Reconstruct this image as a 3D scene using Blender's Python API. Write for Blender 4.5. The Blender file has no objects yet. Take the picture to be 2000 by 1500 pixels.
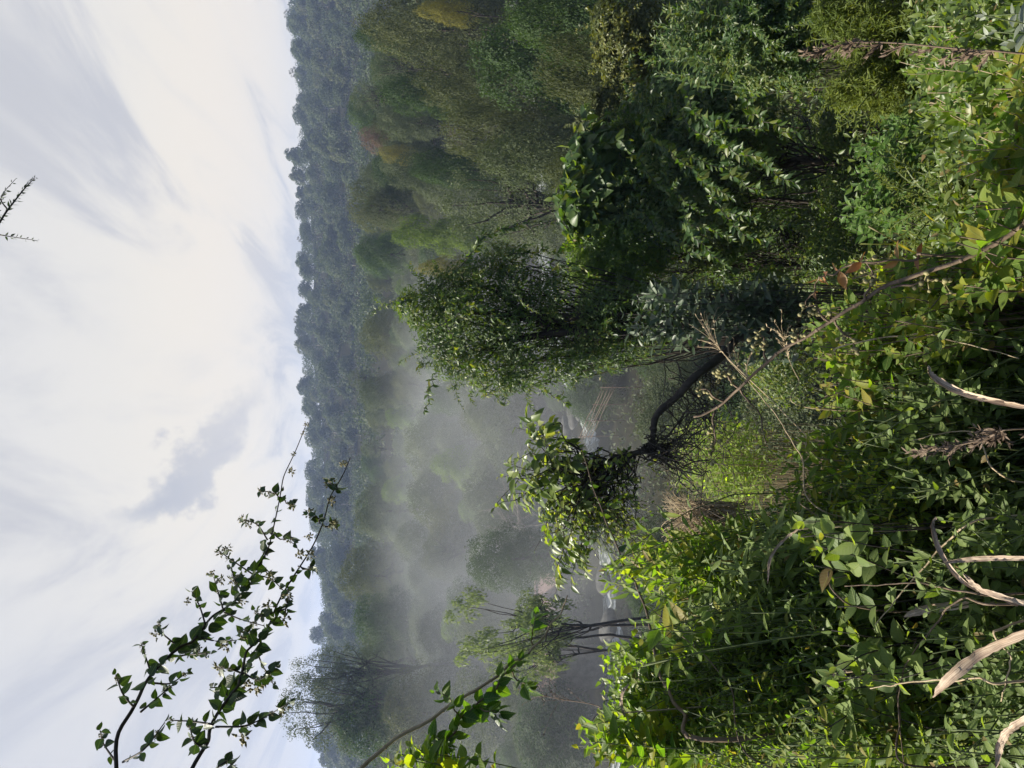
import bpy, math
import numpy as np
from mathutils import Vector, Matrix, noise

SC = bpy.context.scene
COL = SC.collection
rng = np.random.default_rng(11)
R = math.radians

# ------------------------------------------------------------------ camera
# the phone was held on its side: up in the place is towards the left edge of the picture
PITCH = R(12.0)
FPX = 1511.0                                    # focal length in photograph pixels (2000 x 1500)
FWD = np.array([0, math.cos(PITCH), -math.sin(PITCH)])
UP = np.array([0, math.sin(PITCH), math.cos(PITCH)])
RIGHT = np.array([1.0, 0, 0])
cam = bpy.data.cameras.new('camera')
cam.sensor_fit = 'HORIZONTAL'; cam.sensor_width = 36.0; cam.lens = 36.0 * FPX / 2000.0
cam.clip_start = 0.05; cam.clip_end = 6000
camo = bpy.data.objects.new('camera', cam); COL.objects.link(camo)
mx, my, mz = -UP, RIGHT, -FWD
camo.matrix_world = Matrix(((mx[0], my[0], mz[0], 0), (mx[1], my[1], mz[1], 0), (mx[2], my[2], mz[2], 0), (0, 0, 0, 1)))
SC.camera = camo


def P(x, y, D):
    """point of the place seen at photograph pixel (x, y) at depth D"""
    x = np.asarray(x, float); y = np.asarray(y, float); D = np.asarray(D, float)
    a = ((750 - y) / FPX)[..., None]; b = ((1000 - x) / FPX)[..., None]
    return D[..., None] * (FWD + a * RIGHT + b * UP)


# ------------------------------------------------------------------ light
SUN_DIR = np.array([-0.72, 0.20, 0.66]); SUN_DIR /= np.linalg.norm(SUN_DIR)
SUN_EL = math.asin(SUN_DIR[2]); SUN_AZ = math.atan2(SUN_DIR[0], SUN_DIR[1])
sl = bpy.data.lights.new('sun', 'SUN'); sl.energy = 5.0; sl.angle = R(0.6); sl.color = (1.0, 0.93, 0.80)
so = bpy.data.objects.new('sun', sl); COL.objects.link(so)
so.rotation_euler = Vector(SUN_DIR).to_track_quat('Z', 'Y').to_euler()


class NT:
    """short-hand for a node tree"""
    def __init__(s, tree): s.t = tree; s.n = tree.nodes; s.l = tree.links
    def node(s, kind, **kw):
        n = s.n.new(kind)
        for k, v in kw.items(): setattr(n, k, v)
        return n
    def put(s, sock, v):
        if isinstance(v, bpy.types.NodeSocket): s.l.new(v, sock)
        else: sock.default_value = v
    def math(s, op, a, b=None, c=None, clamp=False):
        n = s.node('ShaderNodeMath', operation=op); n.use_clamp = clamp
        s.put(n.inputs[0], a)
        if b is not None: s.put(n.inputs[1], b)
        if c is not None: s.put(n.inputs[2], c)
        return n.outputs[0]
    def mix(s, f, a, b):
        n = s.node('ShaderNodeMix', data_type='RGBA')
        s.put(n.inputs[0], f); s.put(n.inputs[6], a); s.put(n.inputs[7], b)
        return n.outputs[2]
    def ramp(s, f, stops, interp='LINEAR'):
        n = s.node('ShaderNodeValToRGB'); n.color_ramp.interpolation = interp
        e = n.color_ramp.elements
        while len(e) < len(stops): e.new(0.5)
        for q, (p, c) in zip(e, stops):
            q.position = p; q.color = tuple(c) + (1,) if len(c) == 3 else c
        s.put(n.inputs[0], f); return n.outputs[0]
    def noise(s, vec, scale, detail=4, rough=0.55, dist=0.0):
        n = s.node('ShaderNodeTexNoise'); n.inputs['Scale'].default_value = scale
        n.inputs['Detail'].default_value = detail; n.inputs['Roughness'].default_value = rough
        n.inputs['Distortion'].default_value = dist
        if vec is not None: s.l.new(vec, n.inputs['Vector'])
        return n.outputs['Fac']
    def smooth(s, v, lo, hi):
        n = s.node('ShaderNodeMapRange', interpolation_type='SMOOTHSTEP')
        s.put(n.inputs[0], v); n.inputs[1].default_value = lo; n.inputs[2].default_value = hi
        return n.outputs[0]


def g(*c): return tuple(c) + (1,) if len(c) == 3 else c


W = bpy.data.worlds.new('World'); SC.world = W; W.use_nodes = True
t = NT(W.node_tree); t.n.clear()
out = t.node('ShaderNodeOutputWorld'); bg = t.node('ShaderNodeBackground')
sky = t.node('ShaderNodeTexSky', sky_type='NISHITA'); sky.sun_disc = False
sky.sun_elevation = SUN_EL; sky.sun_rotation = SUN_AZ; sky.dust_density = 2.0
tc = t.node('ShaderNodeTexCoord'); sp = t.node('ShaderNodeSeparateXYZ'); t.l.new(tc.outputs['Generated'], sp.inputs[0])
X_, Y_, Z_ = sp.outputs
zz = t.math('ADD', t.math('MAXIMUM', Z_, 0.0), 0.10)
cx = t.math('DIVIDE', X_, zz); cy = t.math('DIVIDE', Y_, zz)
cmb = t.node('ShaderNodeCombineXYZ')                      # a flat sheet of cloud, drawn out along the wind
t.put(cmb.inputs[0], t.math('ADD', t.math('MULTIPLY', cx, 1.0), t.math('MULTIPLY', cy, 0.10)))
t.put(cmb.inputs[1], t.math('MULTIPLY', cy, 0.24))
n1 = t.noise(cmb.outputs[0], 0.85, 7, 0.52, 0.6)
cmb2 = t.node('ShaderNodeCombineXYZ')
t.put(cmb2.inputs[0], t.math('ADD', t.math('MULTIPLY', cx, 0.9), 3.7)); t.put(cmb2.inputs[1], t.math('MULTIPLY', cy, 0.16))
n2 = t.noise(cmb2.outputs[0], 2.6, 9, 0.60, 0.9)
cover = t.smooth(n1, 0.10, 0.34)                          # 1 = cloud, 0 = thin blue gap
shade = t.smooth(n2, 0.34, 0.60)
cloud = t.mix(shade, g(0.60, 0.61, 0.65), g(0.75, 0.755, 0.775))
low = t.smooth(Z_, 0.50, 0.10)                            # towards the horizon the sheet is lit warm
cloud = t.mix(t.math('MULTIPLY', low, shade), cloud, g(0.90, 0.855, 0.775))
gap = g(0.50, 0.55, 0.66)
front = t.mix(cover, gap, cloud)
yy = t.math('MAXIMUM', Y_, 0.05); du = t.math('DIVIDE', X_, yy); dw = t.math('DIVIDE', Z_, yy)       # one darker slate cloud low in the sky ahead
wr = t.noise(tc.outputs['Generated'], 9.0, 6, 0.6); wr = t.math('MULTIPLY', t.math('SUBTRACT', wr, 0.5), 0.16)
du = t.math('ADD', t.math('ADD', du, 0.085), wr); dw = t.math('ADD', t.math('SUBTRACT', dw, 0.185), t.math('MULTIPLY', wr, 0.6))
e1 = t.math('ADD', t.math('MULTIPLY', du, 0.72), t.math('MULTIPLY', dw, -0.69)); e2 = t.math('ADD', t.math('MULTIPLY', du, 0.69), t.math('MULTIPLY', dw, 0.72))
q = t.math('ADD', t.math('POWER', t.math('ABSOLUTE', t.math('DIVIDE', e1, 0.105)), 2.0), t.math('POWER', t.math('ABSOLUTE', t.math('DIVIDE', e2, 0.027)), 2.0))
front = t.mix(t.math('MULTIPLY', t.smooth(q, 1.7, 0.15), 0.85), front, g(0.40, 0.45, 0.56))
warm = t.math('MULTIPLY', t.smooth(t.math('ABSOLUTE', t.math('SUBTRACT', t.math('DIVIDE', Z_, yy), 0.155)), 0.13, 0.0), t.smooth(t.math('DIVIDE', X_, yy), -0.35, 0.25))
front = t.mix(t.math('MULTIPLY', t.math('MULTIPLY', warm, 0.95), t.math('ADD', t.math('MULTIPLY', shade, 0.6), 0.4)), front, g(0.92, 0.855, 0.765))
front = t.mix(t.math('MULTIPLY', t.smooth(t.math('DIVIDE', X_, yy), -0.12, -0.55), 0.6), front, g(0.60, 0.645, 0.76))
hor = t.smooth(Z_, 0.10, 0.045)
front = t.mix(t.math('MULTIPLY', hor, 0.22), front, g(0.66, 0.70, 0.75))
skyb = t.node('ShaderNodeVectorMath', operation='SCALE'); t.l.new(sky.outputs[0], skyb.inputs[0]); skyb.inputs['Scale'].default_value = 1.0
fm = t.smooth(t.math('ADD', Y_, t.math('MULTIPLY', X_, -0.25)), -0.25, 0.35)   # the cloud sheet lies ahead; behind is clear
k = t.node('ShaderNodeVectorMath', operation='SCALE'); t.l.new(front, k.inputs[0]); k.inputs['Scale'].default_value = 0.43 / 0.08
allsky = t.mix(fm, skyb.outputs[0], k.outputs[0])
t.l.new(allsky, bg.inputs[0]); bg.inputs[1].default_value = 0.08
t.l.new(bg.outputs[0], out.inputs[0])

VS = SC.view_settings
VS.view_transform = 'Standard'; VS.look = 'None'; VS.gamma = 1; VS.exposure = 1.2
cy_ = SC.cycles
cy_.max_bounces = 5; cy_.diffuse_bounces = 3; cy_.glossy_bounces = 2; cy_.transmission_bounces = 4
cy_.transparent_max_bounces = 6; cy_.volume_bounces = 0; cy_.caustics_reflective = False; cy_.caustics_refractive = False
cy_.use_denoising = True; cy_.denoiser = 'OPENIMAGEDENOISE'
cy_.volume_step_rate = 3.0; cy_.volume_max_steps = 64; cy_.sample_clamp_indirect = 4.0


# ------------------------------------------------------------------ terrain heights
def ground(x, y):
    x = np.asarray(x, float); y = np.asarray(y, float)
    base = np.interp(y, [-60, -15, -3, 0, 1, 2, 5, 10, 20, 40, 58, 76, 95, 130, 190, 270, 330, 380, 450, 520, 600, 900, 3000],
                     [16, 4, -1.2, -1.62, -1.7, -2.3, -4.8, -9.0, -15.6, -21.3, -23.2, -22.6, -20, -17, -13.5, -12, -9, 0, 14, 22, 24, 20, 0])
    far = np.clip((y - 320) / 220, 0, 1) * np.clip((1200 - y) / 600, 0, 1)
    base = base + far * (x * 0.053 - 4.5 + 2.5 * np.sin(x * 0.021 + 1.0) + 1.5 * np.sin(x * 0.06))
    base = base + 10.5 * np.exp(-((x - 50) / 28) ** 2 - ((y - 98) / 36) ** 2)          # spur on the right
    base = base + 9.0 * np.exp(-((x + 66) / 26) ** 2 - ((y - 104) / 34) ** 2)          # slope on the left
    near = np.clip((14 - y) / 12, 0, 1)
    base = base + near * 0.55 / (1 + np.exp((x + 0.7) * 3.5))                           # bank higher on the left
    base = base + 3.0 * np.exp(-((x - 9) / 5) ** 2 - ((y - 13) / 7) ** 2)              # knoll under the vine thicket
    base = base + 0.25 * np.sin(x * 0.9 + y * 0.5) * np.clip((y - 3) / 20, 0, 1)
    return base


# ------------------------------------------------------------------ mesh tools
class MB:
    """collects geometry, then links it as ONE mesh object"""
    def __init__(s): s.V = []; s.F = []; s.M = []; s.A = []; s.n = 0
    def add(s, V, F, mi=0, A=None):
        V = np.asarray(V, float).reshape(-1, 3)
        for f in F:
            if len(f): s.F.append(np.asarray(f) + s.n); s.M.append(mi)
        s.V.append(V); s.n += len(V)
        s.A.append(np.zeros((len(V), 3)) if A is None else A)
    def mesh(s, name, mats, smooth=True):
        V = np.concatenate(s.V); A = np.concatenate(s.A)
        me = bpy.data.meshes.new(name)
        me.vertices.add(len(V)); me.vertices.foreach_set('co', V.ravel().astype(np.float32))
        loops = np.concatenate([f.ravel() for f in s.F]); sizes = np.concatenate([np.full(len(f), f.shape[1]) for f in s.F])
        mi = np.concatenate([np.full(len(f), m) for f, m in zip(s.F, s.M)])
        me.loops.add(len(loops)); me.loops.foreach_set('vertex_index', loops.astype(np.int32))
        me.polygons.add(len(sizes))
        me.polygons.foreach_set('loop_start', np.concatenate([[0], np.cumsum(sizes)[:-1]]).astype(np.int32))
        me.polygons.foreach_set('material_index', mi.astype(np.int32))
        me.polygons.foreach_set('use_smooth', np.full(len(sizes), smooth))
        for i, nm in enumerate(('rnd', 'lt', 'lu')):
            a = me.attributes.new(nm, 'FLOAT', 'POINT'); a.data.foreach_set('value', A[:, i].astype(np.float32))
        for m in (mats if isinstance(mats, (list, tuple)) else [mats]): me.materials.append(m)
        me.update(calc_edges=True); me.validate()
        return me
    def build(s, name, mats, parent=None, smooth=True):
        return link(name, s.mesh(name, mats, smooth), parent)


def link(name, me, parent=None):
    o = bpy.data.objects.new(name, me); COL.objects.link(o)
    if parent is not None: o.parent = parent
    return o


def tag(o, label=None, cat=None, group=None, kind=None):
    for k, v in (('label', label), ('category', cat), ('group', group), ('kind', kind)):
        if v: o[k] = v
    return o


def empty(name, loc, label=None, cat=None, group=None):
    o = bpy.data.objects.new(name, None); COL.objects.link(o); o.location = tuple(loc)
    o.empty_display_size = 0.2
    return tag(o, label, cat, group)


def unit(v):
    v = np.asarray(v, float)
    return v / np.maximum(np.linalg.norm(v, axis=-1, keepdims=True), 1e-9)


def tube(pts, rad, sides=6):
    pts = np.asarray(pts, float); n = len(pts); rad = np.broadcast_to(np.asarray(rad, float), (n,))
    T = unit(np.gradient(pts, axis=0)); a = np.array([0.31, 0.17, 0.93])
    U = unit(np.cross(T, a)); Wv = np.cross(T, U)
    th = np.linspace(0, 2 * np.pi, sides, endpoint=False)
    V = pts[:, None] + rad[:, None, None] * (np.cos(th)[None, :, None] * U[:, None] + np.sin(th)[None, :, None] * Wv[:, None])
    i = np.arange(n - 1)[:, None] * sides; j = np.arange(sides)[None]; jn = (j + 1) % sides
    F = np.stack([i + j, i + jn, i + sides + jn, i + sides + j], -1).reshape(-1, 4)
    cap = np.array([np.arange(sides)[::-1], (n - 1) * sides + np.arange(sides)])
    return V.reshape(-1, 3), [F, cap]


def wob(pts, amp, freq=1.0, seed=0):
    pts = np.asarray(pts, float); n = len(pts); ph = np.random.default_rng(seed).uniform(0, 6.28, (3, 3))
    s = np.linspace(0, 1, n); o = np.zeros((n, 3))
    for k in range(3):
        for h in range(3): o[:, k] += np.sin(s * freq * 6.28 * (h + 1) + ph[k, h]) / (h + 1)
    return pts + o * amp * np.sin(np.clip(s, 0.02, 0.98) * np.pi)[:, None] ** 0.5


def bez(p0, p1, p2, n=10):
    s = np.linspace(0, 1, n)[:, None]
    return (1 - s) ** 2 * np.asarray(p0) + 2 * s * (1 - s) * np.asarray(p1) + s * s * np.asarray(p2)


def poly(ctrl, n=40):
    """smooth curve through control points"""
    c = np.asarray(ctrl, float); m = len(c)
    c = np.vstack([2 * c[0] - c[1], c, 2 * c[-1] - c[-2]])
    out = []
    for q in np.linspace(0, m - 1 - 1e-6, n):
        i = int(q); u = q - i; p0, p1, p2, p3 = c[i:i + 4]
        out.append(0.5 * ((2 * p1) + (-p0 + p2) * u + (2 * p0 - 5 * p1 + 4 * p2 - p3) * u * u + (-p0 + 3 * p1 - 3 * p2 + p3) * u ** 3))
    return np.array(out)


def tpl(ts, ws, fold=0.12, droop=0.12, wave=0.0):
    v = []
    for i, (a, w) in enumerate(zip(ts, ws)):
        d = -droop * a * a
        e = wave * math.sin(i * 2.1)
        v += [(a, -0.5 * w, d + e, fold * w), (a, 0, d, 0), (a, 0.5 * w, d - e, fold * w)]
    f = []
    for i in range(len(ts) - 1):
        b = i * 3; f += [(b, b + 1, b + 4, b + 3), (b + 1, b + 2, b + 5, b + 4)]
    return np.array(v), np.array(f)


QUAD = (np.array([(0, 0, 0, 0), (.42, -.5, 0, .14), (1, 0, -.06, 0), (.42, .5, 0, .14)], float), np.array([(0, 1, 2, 3)]))
SIX = tpl([0, .4, 1], [.15, 1, .05], .10, .10)
LANCE = tpl([0, .08, .25, .45, .65, .85, 1], [.06, .40, .9, 1, .72, .28, .02], .16, .16, .01)
OVATE = tpl([0, .07, .2, .4, .6, .78, .9, 1], [.08, .62, .96, 1, .78, .46, .2, .02], .14, .14, .012)
HEART = tpl([0, .1, .3, .55, .8, 1], [.3, .95, 1, .74, .36, .02], .16, .12)
BLADE = tpl(np.linspace(0, 1, 9), [.5, .7, .9, 1, .95, .85, .65, .4, .03], .25, .45, .01)
STRAP = tpl([0, .5, 1], [.5, 1, .1], .0, .1)


def leaves(mb, T, pos, d, nor, L, Wd, mi=0, rnd=None):
    """n leaves at pos, pointing along d, upper side along nor"""
    pos = np.atleast_2d(pos); n = len(pos)
    if n == 0: return
    d = unit(d); s = unit(np.cross(nor, d)); nn = np.cross(d, s)
    L = np.broadcast_to(np.asarray(L, float), (n,)); Wd = np.broadcast_to(np.asarray(Wd, float), (n,))
    tv, tf = T; k = len(tv)
    V = pos[:, None] + tv[None, :, 0, None] * L[:, None, None] * d[:, None] + tv[None, :, 1, None] * Wd[:, None, None] * s[:, None] \
        + (tv[None, :, 2, None] * L[:, None, None] + tv[None, :, 3, None] * Wd[:, None, None] * 1.3) * nn[:, None]
    F = (np.arange(n)[:, None, None] * k + tf[None]).reshape(-1, tf.shape[1])
    if rnd is None: rnd = rng.random(n)
    A = np.empty((n, k, 3)); A[:, :, 0] = rnd[:, None]; A[:, :, 1] = tv[None, :, 0]
    mxw = max(1e-6, np.abs(tv[:, 1]).max()); A[:, :, 2] = (tv[None, :, 1] / mxw)
    mb.add(V.reshape(-1, 3), [F], mi, A.reshape(-1, 3))


def rdir(n):
    v = rng.normal(size=(n, 3)); return unit(v)


def crown(mb, lobes, n, size, T=QUAD, aspect=0.5, up=0.35, out=0.8, shell=0.72, under=0.25, mi=0, hang=0.0):
    """n leaves over the outer part of ellipsoid lobes: (centre, radii)"""
    C = np.array([l[0] for l in lobes], float); Rr = np.array([np.broadcast_to(l[1], (3,)) for l in lobes], float)
    w = (Rr[:, 0] * Rr[:, 2]) ** 1.0; w = w / w.sum()
    ii = rng.choice(len(lobes), n, p=w); u = rdir(n)
    flip = (u[:, 2] < -0.2) & (rng.random(n) > under); u[flip, 2] *= -1
    r = shell + (1.06 - shell) * rng.random(n) ** 0.6
    lump = 1 + 0.16 * np.sin(u[:, 0] * 7 + ii * 1.7) * np.sin(u[:, 2] * 6 + ii) + 0.10 * np.sin(u[:, 1] * 13 + ii * 2.3)
    pos = C[ii] + u * Rr[ii] * (r * lump)[:, None]
    nor = unit(u * out * 1.35 + rdir(n) * 0.62 + np.array([0, 0, up]))
    d = unit(rdir(n) + u * 0.4 + np.array([0, 0, -hang]))
    d = unit(d - (d * nor).sum(1, keepdims=True) * nor * 0.8)
    L = size * rng.uniform(0.6, 1.3, n)
    lob = rng.random(len(lobes))
    rn = np.clip(0.55 * rng.random(n) + 0.45 * lob[ii], 0, 1)
    leaves(mb, T, pos, d, nor, L, L * aspect, mi, rn)


# ------------------------------------------------------------------ materials
def newmat(name):
    m = bpy.data.materials.new(name); m.use_nodes = True
    t = NT(m.node_tree); t.n.clear()
    return m, t, t.node('ShaderNodeOutputMaterial')


def leafmat(name, cols, trans=0.35, rough=0.45, spec=0.5, veins=False, tint=None, hue=0.0, vcol=(0.22, 0.27, 0.08), dead=False):
    """foliage: colour varies from leaf to leaf, light comes through the blade"""
    m, t, o = newmat(name)
    at = t.node('ShaderNodeAttribute', attribute_name='rnd')
    f = at.outputs['Fac']
    if hue:
        oi = t.node('ShaderNodeObjectInfo')
        f = t.math('ADD', t.math('MULTIPLY', f, 1 - hue), t.math('MULTIPLY', oi.outputs['Random'], hue))
    c = t.ramp(f, [(i / (len(cols) - 1) * (.965 if dead else 1), q) for i, q in enumerate(cols)] + ([(.99, (0.17, 0.12, 0.05))] if dead else []))
    tcn = t.node('ShaderNodeTexCoord')
    pb = t.node('ShaderNodeBsdfPrincipled')
    if veins:
        lt = t.node('ShaderNodeAttribute', attribute_name='lt').outputs['Fac']; lu = t.node('ShaderNodeAttribute', attribute_name='lu').outputs['Fac']
        au = t.math('ABSOLUTE', lu)
        mid = t.smooth(au, 0.09, 0.02)
        sv = t.math('FRACT', t.math('SUBTRACT', t.math('MULTIPLY', lt, 7.0), t.math('MULTIPLY', au, 1.6)))
        sv = t.smooth(t.math('ABSOLUTE', t.math('SUBTRACT', sv, 0.5)), 0.10, 0.02)
        v = t.math('MAXIMUM', mid, t.math('MULTIPLY', sv, 0.55))
        blot = t.noise(tcn.outputs['Object'], 55, 3)
        c = t.mix(t.math('MULTIPLY', t.smooth(blot, 0.60, 0.75), 0.45), c, g(0.13, 0.11, 0.03))
        c = t.mix(t.math('MULTIPLY', v, 0.45), c, g(*vcol))
        bp = t.node('ShaderNodeBump'); bp.inputs['Strength'].default_value = 0.5; bp.inputs['Distance'].default_value = 0.002
        t.put(bp.inputs['Height'], t.math('SUBTRACT', t.math('MULTIPLY', blot, 0.5), v)); t.l.new(bp.outputs[0], pb.inputs['Normal'])
    t.l.new(c, pb.inputs['Base Color']); pb.inputs['Roughness'].default_value = rough
    pb.inputs['Specular IOR Level'].default_value = spec
    tr = t.node('ShaderNodeBsdfTranslucent')
    tcx = t.node('ShaderNodeMix', data_type='RGBA', blend_type='MULTIPLY'); tcx.inputs[0].default_value = 1
    t.l.new(c, tcx.inputs[6]); tcx.inputs[7].default_value = tint or (2.6, 2.4, 0.7, 1)
    t.l.new(tcx.outputs[2], tr.inputs[0])
    mx = t.node('ShaderNodeMixShader'); mx.inputs[0].default_value = trans
    t.l.new(pb.outputs[0], mx.inputs[1]); t.l.new(tr.outputs[0], mx.inputs[2]); t.l.new(mx.outputs[0], o.inputs[0])
    return m


def solid(name, c1, c2, scale=8.0, rough=0.8, stretch=(1, 1, 1), bump=0.4, detail=5, spec=0.3):
    m, t, o = newmat(name)
    tcn = t.node('ShaderNodeTexCoord'); mp = t.node('ShaderNodeMapping'); mp.inputs['Scale'].default_value = stretch
    t.l.new(tcn.outputs['Object'], mp.inputs[0])
    n = t.noise(mp.outputs[0], scale, detail, 0.6)
    pb = t.node('ShaderNodeBsdfPrincipled'); pb.inputs['Roughness'].default_value = rough
    pb.inputs['Specular IOR Level'].default_value = spec
    t.l.new(t.ramp(n, [(0.32, c1), (0.68, c2)]), pb.inputs['Base Color'])
    if bump:
        bp = t.node('ShaderNodeBump'); bp.inputs['Strength'].default_value = bump; bp.inputs['Distance'].default_value = 0.02
        t.put(bp.inputs['Height'], n); t.l.new(bp.outputs[0], pb.inputs['Normal'])
    t.l.new(pb.outputs[0], o.inputs[0])
    return m


M = {}
M['earth'] = solid('earth', (0.010, 0.012, 0.006), (0.030, 0.027, 0.015), 0.8, 0.95, spec=0.0)
M['bark'] = solid('dark_bark', (0.018, 0.014, 0.011), (0.070, 0.058, 0.046), 14, 0.9, (1, 1, 0.25), 0.8)
M['pale_bark'] = solid('pale_bark', (0.16, 0.14, 0.12), (0.30, 0.27, 0.23), 10, 0.9, (1, 1, 0.3), 0.5)
M['cane'] = solid('brown_cane', (0.075, 0.050, 0.034), (0.17, 0.125, 0.085), 40, 0.7, (1, 1, 0.4), 0.3)
M['tan_cane'] = solid('tan_cane', (0.20, 0.155, 0.095), (0.36, 0.29, 0.19), 50, 0.65, (1, 1, 0.4), 0.2)
M['green_stem'] = solid('green_stem', (0.045, 0.070, 0.022), (0.10, 0.12, 0.045), 30, 0.6, (1, 1, 0.4), 0.1)
M['dark_stem'] = solid('dark_stem', (0.020, 0.018, 0.016), (0.045, 0.036, 0.030), 40, 0.7, (1, 1, 0.4), 0.2)
M['straw'] = solid('dry_straw', (0.22, 0.16, 0.09), (0.42, 0.34, 0.22), 60, 0.75, (1, 1, 0.3), 0.2)
M['dry_leaf'] = solid('dry_leaf', (0.20, 0.13, 0.085), (0.50, 0.40, 0.30), 28, 0.7, (1, 1, 1), 0.6)
def fibre_mat():
    m, t, o = newmat('dry_leaf'); at = lambda n: t.node('ShaderNodeAttribute', attribute_name=n).outputs['Fac']
    cb = t.node('ShaderNodeCombineXYZ'); t.put(cb.inputs[0], t.math('MULTIPLY', at('lu'), 7.0)); t.put(cb.inputs[1], t.math('MULTIPLY', at('lt'), 2.2)); t.put(cb.inputs[2], t.math('MULTIPLY', at('rnd'), 40.0))
    n = t.noise(cb.outputs[0], 1.0, 5, .6); tcn = t.node('ShaderNodeTexCoord'); n2 = t.noise(tcn.outputs['Object'], 30, 4)
    c = t.ramp(n, [(.3, (0.13, 0.085, 0.06)), (.5, (0.36, 0.27, 0.19)), (.72, (0.60, 0.51, 0.39))]); c = t.mix(t.math('MULTIPLY', t.smooth(n2, .5, .75), .5), c, g(.14, .085, .07))
    pb = t.node('ShaderNodeBsdfPrincipled'); t.l.new(c, pb.inputs['Base Color']); pb.inputs['Roughness'].default_value = .6; pb.inputs['Specular IOR Level'].default_value = .3
    bp = t.node('ShaderNodeBump'); bp.inputs['Strength'].default_value = .6; bp.inputs['Distance'].default_value = .0015; t.put(bp.inputs['Height'], n); t.l.new(bp.outputs[0], pb.inputs['Normal']); t.l.new(pb.outputs[0], o.inputs[0])
    return m


M['dry_leaf'] = fibre_mat()
M['berry'] = solid('berry', (0.14, 0.13, 0.055), (0.27, 0.24, 0.11), 60, 0.6, bump=0.2)
M['rock'] = solid('wet_rock', (0.035, 0.035, 0.034), (0.10, 0.098, 0.09), 1.6, 0.8, bump=0.9, spec=.15)
M['roof'] = solid('roof_tile', (0.17, 0.105, 0.095), (0.27, 0.18, 0.165), 3.0, 0.8)
M['wall'] = solid('hut_wall', (0.14, 0.115, 0.10), (0.25, 0.21, 0.18), 2.0, 0.9)
M['wood'] = solid('weathered_wood', (0.06, 0.042, 0.03), (0.14, 0.10, 0.07), 6, 0.8, (1, 1, 0.2))
M['dark'] = solid('opening_shade', (0.012, 0.012, 0.014), (0.02, 0.02, 0.022), 2, 0.7, bump=0)  # near-black colour stands in for the unlit inside of openings

# far and middle trees
M['far'] = leafmat('far_foliage', [(0.022, 0.034, 0.014), (0.036, 0.054, 0.020), (0.062, 0.082, 0.030), (0.080, 0.078, 0.042)], 0.25, 0.6, 0.3, hue=0.6, tint=(1.8, 1.9, .7, 1))
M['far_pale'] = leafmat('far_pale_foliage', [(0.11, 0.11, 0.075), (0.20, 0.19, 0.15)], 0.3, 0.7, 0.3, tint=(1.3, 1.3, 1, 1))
M['olive'] = leafmat('olive_foliage', [(0.034, 0.044, 0.018), (0.062, 0.075, 0.030), (0.095, 0.105, 0.048)], 0.3, 0.6, 0.2, hue=0.3, tint=(1.9, 1.9, .8, 1))
M['grey'] = leafmat('grey_green_foliage', [(0.042, 0.056, 0.028), (0.072, 0.092, 0.044), (0.115, 0.135, 0.070)], 0.25, 0.6, 0.2, hue=0.4, tint=(1.6, 1.7, .8, 1))
M['deep'] = leafmat('deep_green_foliage', [(0.018, 0.034, 0.012), (0.034, 0.062, 0.020), (0.055, 0.085, 0.028)], 0.3, 0.6, 0.2, hue=0.3, tint=(2, 2.2, .6, 1))
M['bright'] = leafmat('bright_green_foliage', [(0.050, 0.085, 0.020), (0.085, 0.13, 0.030), (0.12, 0.17, 0.042)], 0.4, 0.6, 0.2, hue=0.2, tint=(2, 2, .6, 1))
M['rust'] = leafmat('rust_foliage', [(0.085, 0.056, 0.042), (0.135, 0.085, 0.065), (0.12, 0.095, 0.055)], 0.3, 0.6, 0.3, tint=(1.4, 1.2, 1, 1))
M['yellow'] = leafmat('yellow_green_foliage', [(0.10, 0.11, 0.025), (0.16, 0.155, 0.035), (0.13, 0.12, 0.05)], 0.4, 0.6, 0.2, tint=(1.6, 1.5, .6, 1))
M['pompom'] = leafmat('pale_tuft_foliage', [(0.13, 0.165, 0.085), (0.18, 0.22, 0.11)], 0.35, 0.5, 0.4, tint=(1.6, 1.7, .8, 1))
# close plants
M['climber'] = leafmat('climber_leaf', [(0.026, 0.052, 0.014), (0.048, 0.090, 0.020), (0.080, 0.125, 0.026), (0.15, 0.155, 0.028)], 0.40, 0.42, 0.45, tint=(2.0, 2.1, .5, 1))
M['thicket'] = leafmat('thicket_leaf', [(0.024, 0.050, 0.018), (0.044, 0.085, 0.026), (0.070, 0.115, 0.032), (0.105, 0.125, 0.030)], 0.40, 0.42, 0.4, tint=(2.4, 2.4, .5, 1))
M['olive_small'] = leafmat('olive_small_leaf', [(0.048, 0.068, 0.018), (0.085, 0.105, 0.026), (0.15, 0.150, 0.032)], 0.4, 0.45, 0.5, tint=(2.1, 1.9, .5, 1))
M['blue_leaf'] = leafmat('blue_green_leaf', [(0.026, 0.046, 0.024), (0.046, 0.072, 0.038), (0.08, 0.11, 0.062)], 0.28, 0.45, 0.45, tint=(2, 2.2, .8, 1))
M['juniper'] = leafmat('feathery_needles', [(0.045, 0.075, 0.010), (0.090, 0.125, 0.016), (0.15, 0.175, 0.028)], 0.4, 0.55, 0.3, tint=(2.0, 1.8, .4, 1))
M['dark_leaf'] = leafmat('dark_shrub_leaf', [(0.026, 0.070, 0.010), (0.050, 0.110, 0.016), (0.090, 0.15, 0.028)], 0.35, 0.45, 0.3, veins=True, tint=(2, 2.2, .5, 1))
M['lance'] = leafmat('lance_leaf', [(0.060, 0.104, 0.023), (0.102, 0.159, 0.032), (0.144, 0.189, 0.042), (0.228, 0.226, 0.032)], 0.45, 0.50, 0.22, veins=True, tint=(2.2, 2.6, .45, 1), dead=True)
M['broad'] = leafmat('broad_leaf', [(0.054, 0.104, 0.021), (0.096, 0.152, 0.027), (0.144, 0.189, 0.032), (0.228, 0.207, 0.021)], 0.45, 0.50, 0.22, veins=True, tint=(2.2, 2.6, .45, 1), dead=True)
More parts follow.
